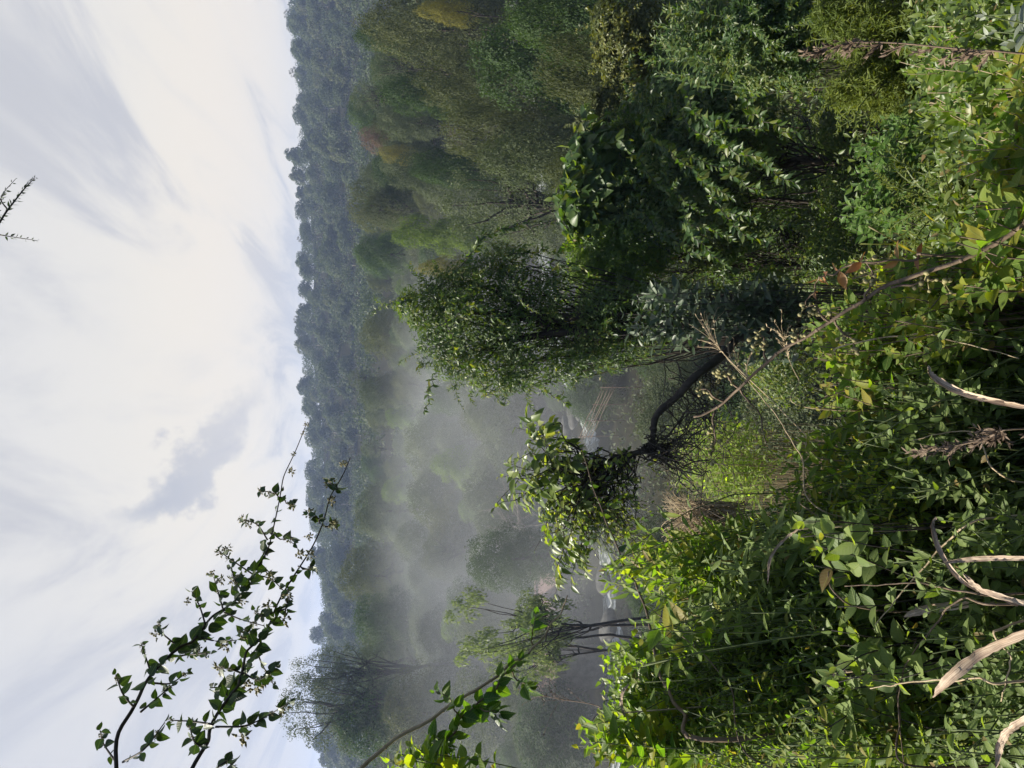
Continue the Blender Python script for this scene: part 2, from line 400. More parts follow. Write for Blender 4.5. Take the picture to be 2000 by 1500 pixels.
M['sage'] = leafmat('sage_leaf', [(0.074, 0.118, 0.034), (0.115, 0.168, 0.050), (0.165, 0.215, 0.070)], 0.38, 0.50, 0.22, veins=True, tint=(2.4, 2.4, .5, 1), dead=True)
M['small'] = leafmat('small_bright_leaf', [(0.060, 0.104, 0.019), (0.108, 0.165, 0.025), (0.168, 0.213, 0.032)], 0.48, 0.42, 0.5, tint=(2.2, 2.5, .45, 1), dead=True)
M['vine_leaf'] = leafmat('vine_leaf', [(0.020, 0.042, 0.016), (0.035, 0.065, 0.022), (0.045, 0.075, 0.028)], 0.13, 0.45, 0.35, veins=True, tint=(1.6, 2.0, .5, 1))
M['copper'] = leafmat('copper_leaf', [(0.20, 0.085, 0.045), (0.30, 0.15, 0.06), (0.26, 0.20, 0.05)], 0.4, 0.45, 0.5, veins=True, tint=(1.7, 1.3, .8, 1), vcol=(0.3, 0.15, 0.08))
M['grass'] = leafmat('grass_blade', [(0.055, 0.085, 0.020), (0.10, 0.13, 0.030), (0.17, 0.15, 0.05)], 0.42, 0.5, 0.4, tint=(2.3, 2.2, .5, 1))
M['silver'] = leafmat('silver_leaf', [(0.16, 0.19, 0.14), (0.24, 0.27, 0.21)], 0.25, 0.5, 0.5, veins=True, tint=(1.4, 1.5, .9, 1))
#==STRUCTURE==

# ------------------------------------------------------------------ ground, river, rocks
def build_ground():
    ys = np.concatenate([np.linspace(-60, -4, 16), np.linspace(-3, 16, 60), np.linspace(17, 140, 80), np.linspace(145, 620, 70), np.linspace(650, 2600, 24)])
    us = np.linspace(-1, 1, 121)
    Y = np.repeat(ys[:, None], len(us), 1)
    hw = 26 + np.maximum(ys, 0) * 1.15 + np.abs(np.minimum(ys, 0)) * 0.5
    X = us[None] * hw[:, None]
    Z = ground(X, Y)
    V = np.stack([X, Y, Z], -1).reshape(-1, 3); nx = len(us)
    i = (np.arange(len(ys) - 1)[:, None] * nx + np.arange(nx - 1)[None]).ravel()
    mb = MB(); mb.add(V, [np.stack([i, i + 1, i + nx + 1, i + nx], -1)])
    tag(mb.build('ground', M['earth']), kind='structure')


build_ground()

RIV = np.array([(-60, 60.0), (-36, 62.5), (-24, 64.5), (-14, 66.5), (-7, 68.5), (-2, 70.5), (3, 73.0), (8, 74.5), (20, 77.0), (45, 76.0)])


def river_z(x): return np.interp(x, [-60, -24, -14, -7, -3, 0, 3, 8, 45], [-22.9, -22.6, -22.3, -22.1, -21.7, -20.7, -19.6, -19.2, -18.9])


def build_river():
    c = poly(RIV, 160); d = unit(np.gradient(c, axis=0)); nrm = np.stack([-d[:, 1], d[:, 0]], 1)
    w = np.linspace(-1, 1, 9); hwid = 2.1 + 0.6 * np.sin(np.arange(160) * 0.23)
    XY = c[:, None] + nrm[:, None] * (w[None, :, None] * hwid[:, None, None])
    Z = river_z(XY[..., 0]) + 0.10 * rng.normal(size=XY.shape[:2])
    Z = np.maximum(Z, ground(XY[..., 0], XY[..., 1]) + 0.12) - 0.5 * np.abs(w[None]) ** 4
    V = np.concatenate([XY, Z[..., None]], -1).reshape(-1, 3)
    i = (np.arange(159)[:, None] * 9 + np.arange(8)[None]).ravel()
    mb = MB(); mb.add(V, [np.stack([i, i + 1, i + 10, i + 9], -1)])
    m, t, o = newmat('rushing_water')
    tcn = t.node('ShaderNodeTexCoord'); mp = t.node('ShaderNodeMapping'); mp.inputs['Scale'].default_value = (0.35, 1.4, 0.8)
    t.l.new(tcn.outputs['Object'], mp.inputs[0]); n = t.noise(mp.outputs[0], 1.6, 7, 0.65, 0.8)
    foam = t.smooth(n, 0.46, 0.64)
    pb = t.node('ShaderNodeBsdfPrincipled')
    t.l.new(t.mix(foam, g(0.07, 0.085, 0.075), g(0.36, 0.38, 0.38)), pb.inputs['Base Color'])
    t.put(pb.inputs['Roughness'], t.math('ADD', t.math('MULTIPLY', foam, 0.5), 0.12))
    bp = t.node('ShaderNodeBump'); bp.inputs['Strength'].default_value = 0.7; bp.inputs['Distance'].default_value = 0.15
    t.put(bp.inputs['Height'], n); t.l.new(bp.outputs[0], pb.inputs['Normal']); t.l.new(pb.outputs[0], o.inputs[0])
    M['water'] = m
    tag(mb.build('river', m), kind='structure')


build_river()


def ball(c, r, seed, nu=14, nv=9, amp=0.25, squash=(1, 1, 1)):
    th = np.linspace(0, 2 * np.pi, nu, endpoint=False); ph = np.linspace(0, np.pi, nv)
    T, Q = np.meshgrid(th, ph); v = np.stack([np.sin(Q) * np.cos(T), np.sin(Q) * np.sin(T), np.cos(Q)], -1).reshape(-1, 3)
    q = np.random.default_rng(seed).normal(size=(5, 3)) * 1.8
    k = 1 + amp * sum(np.sin(v @ a + j) for j, a in enumerate(q)) / 2.2
    V = np.asarray(c) + v * k[:, None] * np.asarray(r) * np.asarray(squash)
    i = np.arange(nv - 1)[:, None] * nu; j = np.arange(nu)[None]; jn = (j + 1) % nu
    return V, [np.stack([i + j, i + nu + j, i + nu + jn, i + jn], -1).reshape(-1, 4)]


def scree(name, px, D, r, seed, label):
    p = P(px[0], px[1], D); gz = ground(p[0], p[1]); p[2] = max(p[2], gz + r * 0.1)
    mb = MB(); mb.add(*ball((0, 0, 0), r, seed, 26, 18, 0.5, (1.4, 1, .55)))
    o = mb.build(name, M['rock'], smooth=False); o.location = tuple(p)
    tag(o, label, 'boulder', 'boulders in the rapids')


for k, (x, y, D, r, lb) in enumerate([
        (1118, 812, 75, 0.9, 'dark wet boulder in the white water left of the brown wooden railing'),
        (1132, 790, 74, 0.7, 'small dark boulder in the rapids just behind the wooden railing'),
        (1105, 842, 76, 0.8, 'grey rock at the top of the misty cascade beyond the crooked tree'),
        (1178, 1130, 67, 0.8, 'dark boulder in the white stream below the reddish hut roof'),
        (1184, 1240, 64, 0.9, 'grey boulder at the stream edge behind the thin dark trunks')]):
    scree('boulder', (x, y), D, r, 40 + k, lb)


# ------------------------------------------------------------------ trees
def dome_lobes(rad, hz, n, r0, seed, flat=1.0, low=-0.5):
    q = np.random.default_rng(seed); L = []
    for i in range(n):
        th = i * 2.399 + q.uniform(-.3, .3); zc = low + (1 - low) * (i + .5) / n
        rr = math.sqrt(max(0, 1 - zc * zc)) if zc > 0 else 1 - 0.25 * abs(zc)
        c = np.array([math.cos(th) * rr * rad * 0.72, math.sin(th) * rr * rad * 0.72, hz + zc * rad * flat * 0.8])
        L.append((c, r0 * q.uniform(.75, 1.25) * np.array([1, 1, .85])))
    L.append((np.array([0, 0, hz]), np.array([rad * .55, rad * .55, rad * flat * .6])))
    return L


def limbs(mb, lobes, top, r, n=7, mi=0, seed=0, lean=0.0):
    q = np.random.default_rng(seed)
    tr = wob(np.array([(lean * s * s * top, 0, s * top - 0.6 * (1 - s)) for s in np.linspace(0, 1, 9)]), 0.25, 0.8, seed)
    mb.add(*tube(tr, np.linspace(r, r * .45, 9), 7), mi)
    for l in lobes[:n]:
        b = tr[q.integers(4, 8)]; e = np.asarray(l[0]); mid = (b + e) / 2 + np.array([0, 0, .25 * np.linalg.norm(e - b) * q.uniform(-.2, .8)])
        mb.add(*tube(wob(bez(b, mid, e, 7), .12, 1, q.integers(99)), np.linspace(r * .42, r * .08, 7), 5), mi)


PROTO = {}


def proto(kind, crownmat, lobes, n, size, trunk_top, trunk_r, trunkmat='bark', nl=7, seed=0, lean=0.0, smooth=False, **kw):
    mb = MB(); limbs(mb, lobes, trunk_top, trunk_r, nl, 0, seed, lean); tm = mb.mesh(kind + '_trunk', M[trunkmat])
    mb = MB(); crown(mb, lobes, n, size, **kw); cm = mb.mesh(kind + '_crown', M[crownmat], False)
    Z = np.array([l[0][2] + np.broadcast_to(l[1], (3,))[2] for l in lobes]).max()
    Wd = 2 * np.array([np.hypot(l[0][0], l[0][1]) + np.broadcast_to(l[1], (3,))[0] for l in lobes]).max()
    PROTO[kind] = (tm, cm, Z, Wd)


proto('dome', 'grey', dome_lobes(3.2, 5.4, 22, 1.25, 1, 1.25, -.8), 22000, .155, 6.0, .22)
proto('olive', 'olive', dome_lobes(3.4, 4.6, 26, 1.1, 2, 1.15, -.8), 23000, .14, 5.5, .22, seed=3)
proto('deep', 'deep', dome_lobes(2.7, 5.6, 20, 1.15, 4, 1.6, -.8), 20000, .16, 6.6, .22, seed=5)
proto('bright', 'bright', dome_lobes(2.4, 4.8, 14, 1.05, 5, 1.6, -.8), 16000, .165, 5.6, .20, seed=7)
proto('rust', 'rust', dome_lobes(3.0, 5.6, 14, 1.2, 6, .9), 15000, .13, 5.4, .2, seed=8)
proto('yellow', 'yellow', dome_lobes(2.0, 4.2, 9, 1.0, 7, 1.2), 9000, .14, 4.2, .15, seed=9)
proto('airy', 'grey', dome_lobes(3.0, 7.4, 24, .80, 8, 1.25, -.7), 9000, .13, 8.0, .24, seed=10, nl=24, lean=.04, shell=.3)
proto('shrub', 'grey', dome_lobes(2.4, 1.5, 13, 1.0, 9, .75), 13000, .12, 1.4, .10, seed=11)
proto('shrub_deep', 'deep', dome_lobes(2.3, 1.4, 12, 1.0, 10, .7), 13000, .125, 1.3, .10, seed=12)
# a tree wrapped in creepers that hang down like a cloak
dl = [(np.array([math.cos(a) * 1.1, math.sin(a) * 1.1, z]), np.array([.85, .85, 1.7])) for a, z in zip(np.arange(0, 6.2, .9), [5.2, 4.4, 5.8, 3.8, 5.0, 4.1, 5.5])]
dl += [(np.array([0, 0, 6.6]), np.array([1.4, 1.4, 1.0])), (np.array([.3, .2, 3]), np.array([1.5, 1.5, 2.2])), (np.array([.0, .2, 1.6]), np.array([1.7, 1.6, 1.6]))]
proto('cloaked', 'olive', dl, 21000, .115, 6, .2, seed=13, hang=1.6, aspect=.42)


def bare_proto():
    q = np.random.default_rng(5); mb = MB()
    def grow(p, d, L, r, lev):
        e = p + d * L; mb.add(*tube(wob(bez(p, p + d * L * .5 + q.normal(size=3) * L * .12, e, 5), L * .03, 1, q.integers(99)), np.linspace(r, r * .6, 5), 4 if lev else 6))
        if lev == 4: return
        for i in range(3 if lev < 3 else 4):
            nd = unit(d + q.normal(size=3) * .55 + np.array([0, 0, .12])); grow(p + d * L * q.uniform(.55, 1), nd, L * q.uniform(.55, .8), r * .55, lev + 1)
    grow(np.array([0, 0, -.5]), np.array([0, 0, 1.0]), 3.6, .15, 0)
    PROTO['bare'] = (mb.mesh('bare_twigs', M['pale_bark']), None, 9.0, 7.5)


bare_proto()


def pompom_proto():
    q = np.random.default_rng(9); mb = MB(); cb = MB()
    tr = wob(np.array([(0, 0, s * 7 - .5) for s in np.linspace(0, 1, 9)]), .3, .8, 3); mb.add(*tube(tr, np.linspace(.16, .06, 9), 6))
    for i in range(26):
        th = i * 2.4; s = q.uniform(.35, 1); b = tr[int(3 + 5 * s)]; e = np.array([math.cos(th) * 2.9 * s ** .3 * q.uniform(.4, 1), math.sin(th) * 2.9 * q.uniform(.4, 1), 4.6 + 3.6 * q.random()])
        mb.add(*tube(wob(bez(b, (b + e) / 2 - [0, 0, .3], e, 7), .12, 1, i), np.linspace(.05, .015, 7), 4))
        for k in range(q.integers(3, 6)):
            crown(cb, [(e + q.normal(size=3) * [.4, .4, .25], np.array([.34, .34, .26]))], 55, .17, up=.6)
    PROTO['pompom'] = (mb.mesh('pompom_trunk', M['bark']), cb.mesh('pompom_crown', M['pompom'], False), 8.4, 6.4)


pompom_proto()


def tree(kind, x, y, label, group, sxy=1.0, sz=None, name='forest_tree', cat='tree', rz=None, zoff=0.0):
    tm, cm, Z, Wd = PROTO[kind]
    o = empty(name, (x, y, float(ground(x, y)) + zoff), label, cat, group)
    o.rotation_euler = (0, 0, rng.uniform(0, 6.28) if rz is None else rz); o.scale = (sxy, sxy, sz or sxy)
    link('trunk', tm, o)
    if cm: link('crown', cm, o)
    return o


def tree_px(kind, x, y, wpx, D, label, group, name='forest_tree', toppx=None, **kw):
    """a tree whose crown top is at photograph pixel (x, y), wpx wide, at depth D, standing on the ground there"""
    p = P(x, y, D); tm, cm, Z, Wd = PROTO[kind]; s = wpx / FPX * D / Wd
    h = p[2] - float(ground(p[0], p[1])); sz = min(max(h / Z, .55 * s), 2.4 * s)
    return tree(kind, p[0], p[1], label, group, s, sz, name, zoff=h - sz * Z if h > sz * Z else 0, **kw)


# --- the far hillside: every crown its own tree
def far_protos():
    out = []
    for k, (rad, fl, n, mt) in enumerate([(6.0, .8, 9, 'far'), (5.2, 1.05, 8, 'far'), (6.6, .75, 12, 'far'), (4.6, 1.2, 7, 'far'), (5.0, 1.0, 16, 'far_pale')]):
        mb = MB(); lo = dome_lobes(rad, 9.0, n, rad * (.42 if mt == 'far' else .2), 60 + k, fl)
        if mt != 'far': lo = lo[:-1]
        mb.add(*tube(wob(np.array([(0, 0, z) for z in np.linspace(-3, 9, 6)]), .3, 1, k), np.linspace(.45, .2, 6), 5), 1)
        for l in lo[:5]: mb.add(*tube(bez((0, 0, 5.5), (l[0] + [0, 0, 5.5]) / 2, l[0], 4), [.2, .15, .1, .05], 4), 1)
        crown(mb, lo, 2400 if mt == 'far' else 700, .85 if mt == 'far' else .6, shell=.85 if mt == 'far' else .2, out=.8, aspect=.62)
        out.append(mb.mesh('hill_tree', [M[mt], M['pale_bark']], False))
    return out


FARP = far_protos()


def far_hill():
    n = 0
    rows = np.linspace(350, 552, 9)
    for r_, y0 in enumerate(rows):
        hw = y0 * 0.53 + 12; step = 2 * hw / 31
        for i in range(31):
            x = -hw + step * (i + .5 + .25 * (r_ % 2)) + rng.uniform(-.45, .45) * step; y = y0 + rng.uniform(-11, 11)
            k = int(rng.choice(4, p=[.33, .27, .25, .15])); s = rng.uniform(.6, 1.05) * (.62 if r_ >= 7 else 1)
            o = link('hillside_tree', FARP[k]); o.location = (x, y, float(ground(x, y)) - (5.0 if r_ >= 7 else 1.5)); o.rotation_euler = (0, 0, rng.uniform(0, 6.28)); o.scale = (s, s, s * rng.uniform(.85, 1.2))
            tag(o, 'blue green leafy tree among many alike on the hazy far hillside', 'tree', 'trees covering the far hillside'); n += 1
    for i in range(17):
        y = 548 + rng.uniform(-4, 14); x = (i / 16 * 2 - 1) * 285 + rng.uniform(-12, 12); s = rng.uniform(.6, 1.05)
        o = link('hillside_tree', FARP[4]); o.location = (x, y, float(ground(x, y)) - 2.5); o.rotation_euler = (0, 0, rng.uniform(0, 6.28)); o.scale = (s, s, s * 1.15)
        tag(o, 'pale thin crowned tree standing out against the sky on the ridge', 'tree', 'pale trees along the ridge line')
    # the rest of that wood reads as one mass
    mb = MB(); m2 = 1500
    y = np.concatenate([rng.uniform(322, 585, 1200), rng.uniform(215, 322, 300)]); x = rng.uniform(-1, 1, m2) * (y * .6 + 20); z = ground(x, y)
    lob = [(np.array([a, b, c + 3.5 * q]), np.array([4.6, 4.6, 4.2]) * q) for a, b, c, q in zip(x, y, z, rng.uniform(.75, 1.2, m2) * np.where(y > 510, .8, 1))]
    crown(mb, lob, 150000, 1.0, shell=.85, aspect=.62, under=.0)
    tag(mb.build('hillside_forest', M['far'], smooth=False), 'dense green wood filling in behind the far hillside trees', 'wood', kind='stuff')


far_hill()


# --- the wooded sides of the gorge
RS = 'trees on the slope across the gorge'
FEAT = [  # kind, x, y (top of crown), width, depth, label
    ('olive', 693, 45, 170, 62, 'rounded grey olive tree highest at the top right edge of the gorge'),
    ('deep', 690, 68, 70, 68, 'small dark green tree poking up behind the grey olive tree'),
    ('yellow', 812, 15, 60, 52, 'yellow green bush glowing beneath the rounded grey olive tree'),
    ('deep', 738, 178, 110, 66, 'dark green tree beside the low rust coloured tree'),
    ('rust', 735, 142, 36, 100, 'low dull pink bush in front of the far hillside'),
    ('olive', 800, 160, 180, 52, 'large olive brown domed tree below the low pink bush'),
    ('rust', 699, 268, 74, 105, 'rust red rounded tree standing alone before the dark hillside'),
    ('dome', 735, 235, 80, 92, 'grey green tree under the rust red rounded tree'),
    ('yellow', 738, 300, 46, 95, 'small mustard coloured tree under the rust red tree'),
    ('dome', 758, 330, 120, 80, 'brownish grey dome between the rust tree and the cloaked tree'),
    ('deep', 800, 325, 95, 66, 'dark shaggy tree in the hollow under the brownish grey dome'),
    ('cloaked', 678, 400, 105, 104, 'tall tree cloaked in hanging creepers before the far hillside'),
    ('dome', 700, 340, 80, 112, 'misty grey tree beside the cloaked tree'),
    ('bright', 766, 455, 100, 74, 'bright lime green tree above the vine dome'),
    ('yellow', 815, 520, 60, 72, 'yellowish tree between the lime tree and the vine dome'),
    ('deep', 690, 495, 90, 125, 'dull green tree with a narrow top left of the cloaked tree'),
    ('cloaked', 860, 250, 150, 44, 'wide brown olive tree leaning over the upper gorge side'),
    ('airy', 850, 390, 210, 46, 'open crowned grey tree with bare forking limbs above the mist'),
    ('deep', 920, 110, 230, 36, 'very wide dusky green tree filling the shaded slope'),
    ('dome', 935, 300, 190, 36, 'dusky grey tree with glinting leaves on the shaded slope'),
    ('cloaked', 1046, 125, 160, 24, 'stout tower of creepers with a sunlit rim'),
    ('deep', 985, 30, 200, 30, 'nearly black tree in the shade at the picture edge'),
    ('olive', 1060, 330, 130, 24, 'brown twiggy bush behind the big leaved climber'),
    ('dome', 700, 765, 95, 150, 'round misty grey tree standing higher than its neighbours'),
    ('bright', 752, 815, 60, 135, 'small pale green round tree on the misty slope'),
    ('bright', 745, 955, 80, 130, 'pale green mop headed tree in the middle of the misty slope'),
    ('bright', 780, 700, 60, 120, 'light green tree in mist above the vine dome'),
    ('olive', 700, 650, 120, 150, 'brownish haze dimmed tree behind the vine dome'),
    ('olive', 655, 1125, 150, 145, 'broad dun coloured domed tree against the far hillside'),
    ('dome', 690, 1000, 140, 135, 'broad ash grey tree right of the dun coloured dome'),
    ('dome', 790, 880, 170, 105, 'large pale crown dissolving in the mist'),
    ('olive', 830, 1010, 180, 100, 'dark grey crown deep in the mist'),
    ('deep', 690, 1210, 130, 112, 'green tree rising where the left slope begins'),
    ('dome', 700, 1300, 190, 116, 'shadowy grey green tree on the left slope'),
    ('deep', 650, 1420, 170, 96, 'dense green tree under the airy skyline tree'),
    ('olive', 745, 1400, 220, 92, 'wide dim olive tree on the lower left slope'),
    ('dome', 800, 1230, 190, 106, 'dim grey tree with light leaf edges in the left mist'),
    ('dome', 880, 1400, 230, 80, 'dark grey tree low on the left slope behind the long bare cane'),
    ('deep', 1010, 1440, 230, 66, 'darkest shrubby tree low on the left slope'),
    ('dome', 960, 840, 200, 84, 'whitish crown in the thickest mist beyond the crooked tree'),
    ('airy', 540, 1390, 180, 96, 'airy pale tree standing above the left skyline'),
    ('airy', 560, 1320, 120, 98, 'slighter airy tree beside the tall airy skyline tree'),
    ('bare', 850, 1085, 210, 76, 'bare whitish twiggy tree in the mist above the hut roof'),
    ('bare', 905, 1030, 160, 78, 'second bare whitish tree with a narrower twig fan'),
    ('pompom', 882, 1235, 190, 44, 'slender tree with pale green tufts in front of the huts'),
    ('pompom', 960, 1290, 110, 46, 'smaller tufted tree behind the long bare cane')]
for kd, x, y, w, D, lb in FEAT:
    tree_px(kd, x, y, w, D, lb, RS)


def fill_slopes():
    taken = []
    kinds = ['dome', 'olive', 'deep', 'bright', 'cloaked', 'airy', 'shrub', 'shrub_deep']
    zones = [  # number, x range as share of y, y range, kinds weights, label
        (105, (-.55, .58), (104, 215), [.34, .22, .2, .06, .06, .06, .03, .03], 'misty grey green tree among its like on the rising forest beyond the stream', 'trees of the misty forest'),
        (34, (-.60, -.20), (66, 110), [.3, .2, .2, .03, .03, .06, .10, .08], 'dim grey tree in the shade of the left gorge side', 'trees of the shaded left side'),
        (40, (.12, .60), (52, 118), [.2, .25, .18, .05, .06, .05, .11, .10], 'olive grey tree among its like on the right gorge side', 'trees of the right gorge side'),
        (30, (-.25, .25), (80, 112), [.36, .2, .12, .05, .02, .05, .15, .05], 'pale mist veiled tree above the white stream', 'trees above the white stream'),
    ]
    for n, xr, yr, w, lb, gr in zones:
        c = 0; tries = 0
        while c < n and tries < 4000:
            tries += 1
            y = math.sqrt(rng.uniform(yr[0] ** 2, yr[1] ** 2)); x = rng.uniform(*xr) * y
            if any((x - a) ** 2 + (y - b) ** 2 < 3.6 ** 2 * (.6 + y / 150) for a, b in taken): continue
            taken.append((x, y)); s = rng.uniform(.7, 1.15)
            tree(str(rng.choice(kinds, p=w)), x, y, lb, gr, s, s * rng.uniform(.85, 1.15)); c += 1
    # scrub between the trunks, on both sides of the stream
    for lb, xr, yr, n in (('low dusky shrub on the near gorge side', (-.5, .5), (22, 56), 46), ('low grey shrub on the stream bank', (-.5, .4), (60, 82), 26), ('pale shrub between the trunks of the misty forest', (-.5, .5), (100, 190), 90)):
        for i in range(n):
            for _ in range(30):
                y = rng.uniform(*yr); x = rng.uniform(*xr) * y
                rv = np.interp(x, RIV[:, 0], RIV[:, 1])
                if abs(y - rv) > 5.2 and not (-20 < x < -13 and y > rv and y < 84): break
            s = rng.uniform(.6, 1.15) * (1.4 if yr[0] == 100 else 1)
            tree(str(rng.choice(['shrub', 'shrub_deep'])), x, y, lb, {22: 'gorge side shrubs', 60: 'stream bank shrubs', 100: 'forest floor shrubs'}[yr[0]], s, s, 'wild_shrub', 'shrub')
    # ivy and herbs on the ground between them
    mb = MB(); n = 90000
    y = np.sqrt(rng.uniform(10 ** 2, 215 ** 2, n)); x = rng.uniform(-.62, .62, n) * y
    keep = np.abs(y - np.interp(x, RIV[:, 0], RIV[:, 1])) > 4.0; x, y = x[keep], y[keep]; n = len(x)
    pos = np.stack([x, y, ground(x, y) + rng.uniform(0, .9, n)], -1); nor = unit(rdir(n) * .8 + [-.2, -.2, .9])
    s = .16 + y * .0032
    leaves(mb, QUAD, pos, rdir(n), nor, s * rng.uniform(.7, 1.5, n), s * .6)
    tag(mb.build('ground_cover', M['grey'], smooth=False), 'matted herbs and ivy covering the gorge floor', 'ground cover', kind='stuff')


fill_slopes()


# --- thin dark trunks before the stream
for k, (y, D, lb) in enumerate([(1228, 46, 'thinnest straight dark trunk crossing the white stream'), (1246, 47, 'forked dark trunk in the middle of the three by the stream'), (1262, 48, 'slightly curved dark trunk by the stream on the outer side')]):
    b = P(1260, y + 12, D); b[2] = ground(b[0], b[1]); e = P(1040 - 12 * k, y - 6 + 6 * k, D)
    o = empty('slender_tree', b, lb, 'tree', 'slender trees by the stream'); mb = MB()
    pts = wob(bez((0, 0, -.4), (e - b) * [.7, .7, .5], e - b, 14), .12, 1.2, k); mb.add(*tube(pts, np.linspace(.14, .04, 14), 6)); mb.build('trunk', M['bark'], o)
    mb = MB(); lo = [(pts[-1] + rng.normal(size=3) * [.9, .5, .6], np.array([.45, .45, .3])) for _ in range(9)]
    tb = MB()
    for l in lo: tb.add(*tube(bez(pts[-4], (pts[-3] + l[0]) / 2, l[0], 5), np.linspace(.04, .01, 5), 4))
    tb.build('branch', M['bark'], o); crown(mb, lo, 700, .15); mb.build('crown', M['pompom'], o, False)


# ------------------------------------------------------------------ huts, railing, by the stream
def box(mb, lo, hi, mi=0):
    x0, y0, z0 = lo; x1, y1, z1 = hi
    V = [(x0, y0, z0), (x1, y0, z0), (x1, y1, z0), (x0, y1, z0), (x0, y0, z1), (x1, y0, z1), (x1, y1, z1), (x0, y1, z1)]
    mb.add(V, [np.array([(0, 3, 2, 1), (4, 5, 6, 7), (0, 1, 5, 4), (1, 2, 6, 5), (2, 3, 7, 6), (3, 0, 4, 7)])], mi)


def hut(px, py, D, w, dpt, wall_h, roof_h, label, rz, gable):
    p = P(px, py, D); gz = float(ground(p[0], p[1])) - .2; base = p[2] - wall_h
    o = empty('riverside_hut', (p[0], p[1], base), label, 'hut'); o.rotation_euler = (0, 0, rz)
    mb = MB(); box(mb, (-w / 2, -dpt / 2, gz - base), (w / 2, dpt / 2, wall_h)); mb.build('wall', M['wall'], o, False)
    ov = .5; a, b = w / 2 + ov, dpt / 2 + ov; zt = wall_h + roof_h; th = .12
    mb = MB()
    for s in (-1, 1):
        V = [(-a, s * b, wall_h - .25), (a, s * b, wall_h - .25), (a, 0, zt), (-a, 0, zt)]; V2 = [(x, y, z + th) for x, y, z in V]
        mb.add(V + V2, [np.array([(0, 1, 2, 3), (4, 5, 6, 7), (0, 1, 5, 4), (1, 2, 6, 5), (3, 0, 4, 7)])])
    rf = mb.build('roof', M['roof'], o, False)
    mb = MB(); box(mb, (-a, -.12, zt + .08), (a, .12, zt + .24)); mb.build('ridge_cap', M['roof'], rf, False)
    if gable:                                   # a small dormer gable that faces the stream
        gx = w * .18; gw = 1.15; mb = MB()
        V = [(gx - gw, -b - .05, wall_h - .1), (gx + gw, -b - .05, wall_h - .1), (gx, -b - .05, wall_h + roof_h * .85), (gx, .0, wall_h + roof_h * .85)]
        mb.add(V, [np.array([(0, 1, 2)]), np.array([(1, 3, 2), (0, 2, 3)])]); mb.build('dormer', M['roof'], rf, False)
        mb = MB(); mb.add([(gx - .75, -b - .09, wall_h - .02), (gx + .75, -b - .09, wall_h - .02), (gx, -b - .09, wall_h + roof_h * .62)], [np.array([(0, 1, 2)])]); mb.build('dormer_opening_shade', M['dark'], rf, False)  # flat dark sheet painted as the shade inside the gable
    for k, wx in enumerate((-w * .28, w * .24)):
        mb = MB(); box(mb, (wx - .45, -dpt / 2 - .04, wall_h * .35), (wx + .45, -dpt / 2 - .005, wall_h * .8)); wd = mb.build('window', M['dark'], o, False)
        mb = MB()
        for q in (-.5, .5): box(mb, (wx + q - .05, -dpt / 2 - .07, wall_h * .33), (wx + q + .05, -dpt / 2 - .005, wall_h * .82))
        mb.build('frame', M['wood'], wd, False)
    return o


hut(1078, 1180, 79, 5.6, 3.6, 2.2, 1.5, 'hut with a dull red roof and small gable above the white stream', R(6), True)
hut(1072, 1308, 70, 3.0, 2.4, 1.9, 1.2, 'smaller hut with a dull red roof half hidden behind tufted branches', R(-8), False)


def railing():
    a = P(1147, 856, 66); b = P(1196, 752, 61)
    o = empty('wooden_railing', (a + b) / 2, 'weathered brown wooden railing with parallel bars running down to the stream', 'railing')
    c = (a + b) / 2; d = b - a; L = np.linalg.norm(d); nrm = np.array([0, 0, 1.0])
    for k, s in enumerate((0, .26, .52, .78, 1.04)):
        mb = MB(); pts = np.linspace(a - c, b - c, 6) + nrm * (s - .3); mb.add(*tube(wob(pts, .05, 1, k), .03, 6)); mb.build('rail', M['wood'], o)
    for s in np.linspace(.04, .96, 4):
        q = a + d * s - c; gz = float(ground(*(a + d * s)[:2])) - c[2]; mb = MB()
        mb.add(*tube([(q[0], q[1], gz - .2), (q[0], q[1], q[2] + .9)], .035, 6)); mb.build('post', M['wood'], o)


railing()
#==PLANTS==
# ------------------------------------------------------------------ close plants: stems with leaves set along them
def set_leaves(lb, pts, L, spec, n, t0=.15, t1=1.0, opp=True, ang=(65, 35), droop=.25, face=.7, jit=.35, small=.45, big=1.0):
    """n nodes of leaves along the stem pts; spec = (template, width ratio)"""
    T, wr = spec; m = len(pts)
    s = np.linspace(t0, t1, n); q = s * (m - 1); i = np.minimum(q.astype(int), m - 2); u = (q - i)[:, None]
    pos = pts[i] * (1 - u) + pts[i + 1] * u; tan = unit(pts[i + 1] - pts[i])
    a = unit(np.cross(tan, [0.2, 0.31, .9])); b = np.cross(tan, a); ph = rng.uniform(0, 6.28)
    for k in range(2 if opp else 1):
        th = ph + np.arange(n) * (1.57 if opp else 2.4) + k * 3.14 + rng.normal(0, .25, n)
        rad = np.cos(th)[:, None] * a + np.sin(th)[:, None] * b
        aa = np.radians(np.interp(s, [t0, t1], ang))[:, None] + rng.normal(0, .15, (n, 1))
        d = tan * np.cos(aa) + rad * np.sin(aa) + rng.normal(0, jit * .4, (n, 3)) + [0, 0, -droop]
        nor = tan * .45 + np.array([0, 0, .75]) * face + SUN_DIR * .35 + np.array([0, -.35, 0]) + rng.normal(0, jit, (n, 3))
        sz = L * np.interp(s, [t0, t0 + .25 * (t1 - t0), t0 + .7 * (t1 - t0), t1], [.75, 1, .9, small]) * rng.uniform(.65, 1.2, n) * big
        leaves(lb, T, pos + unit(rad) * .002, d, nor, sz, sz * wr)


GRP = 'wild plants on the near bank'


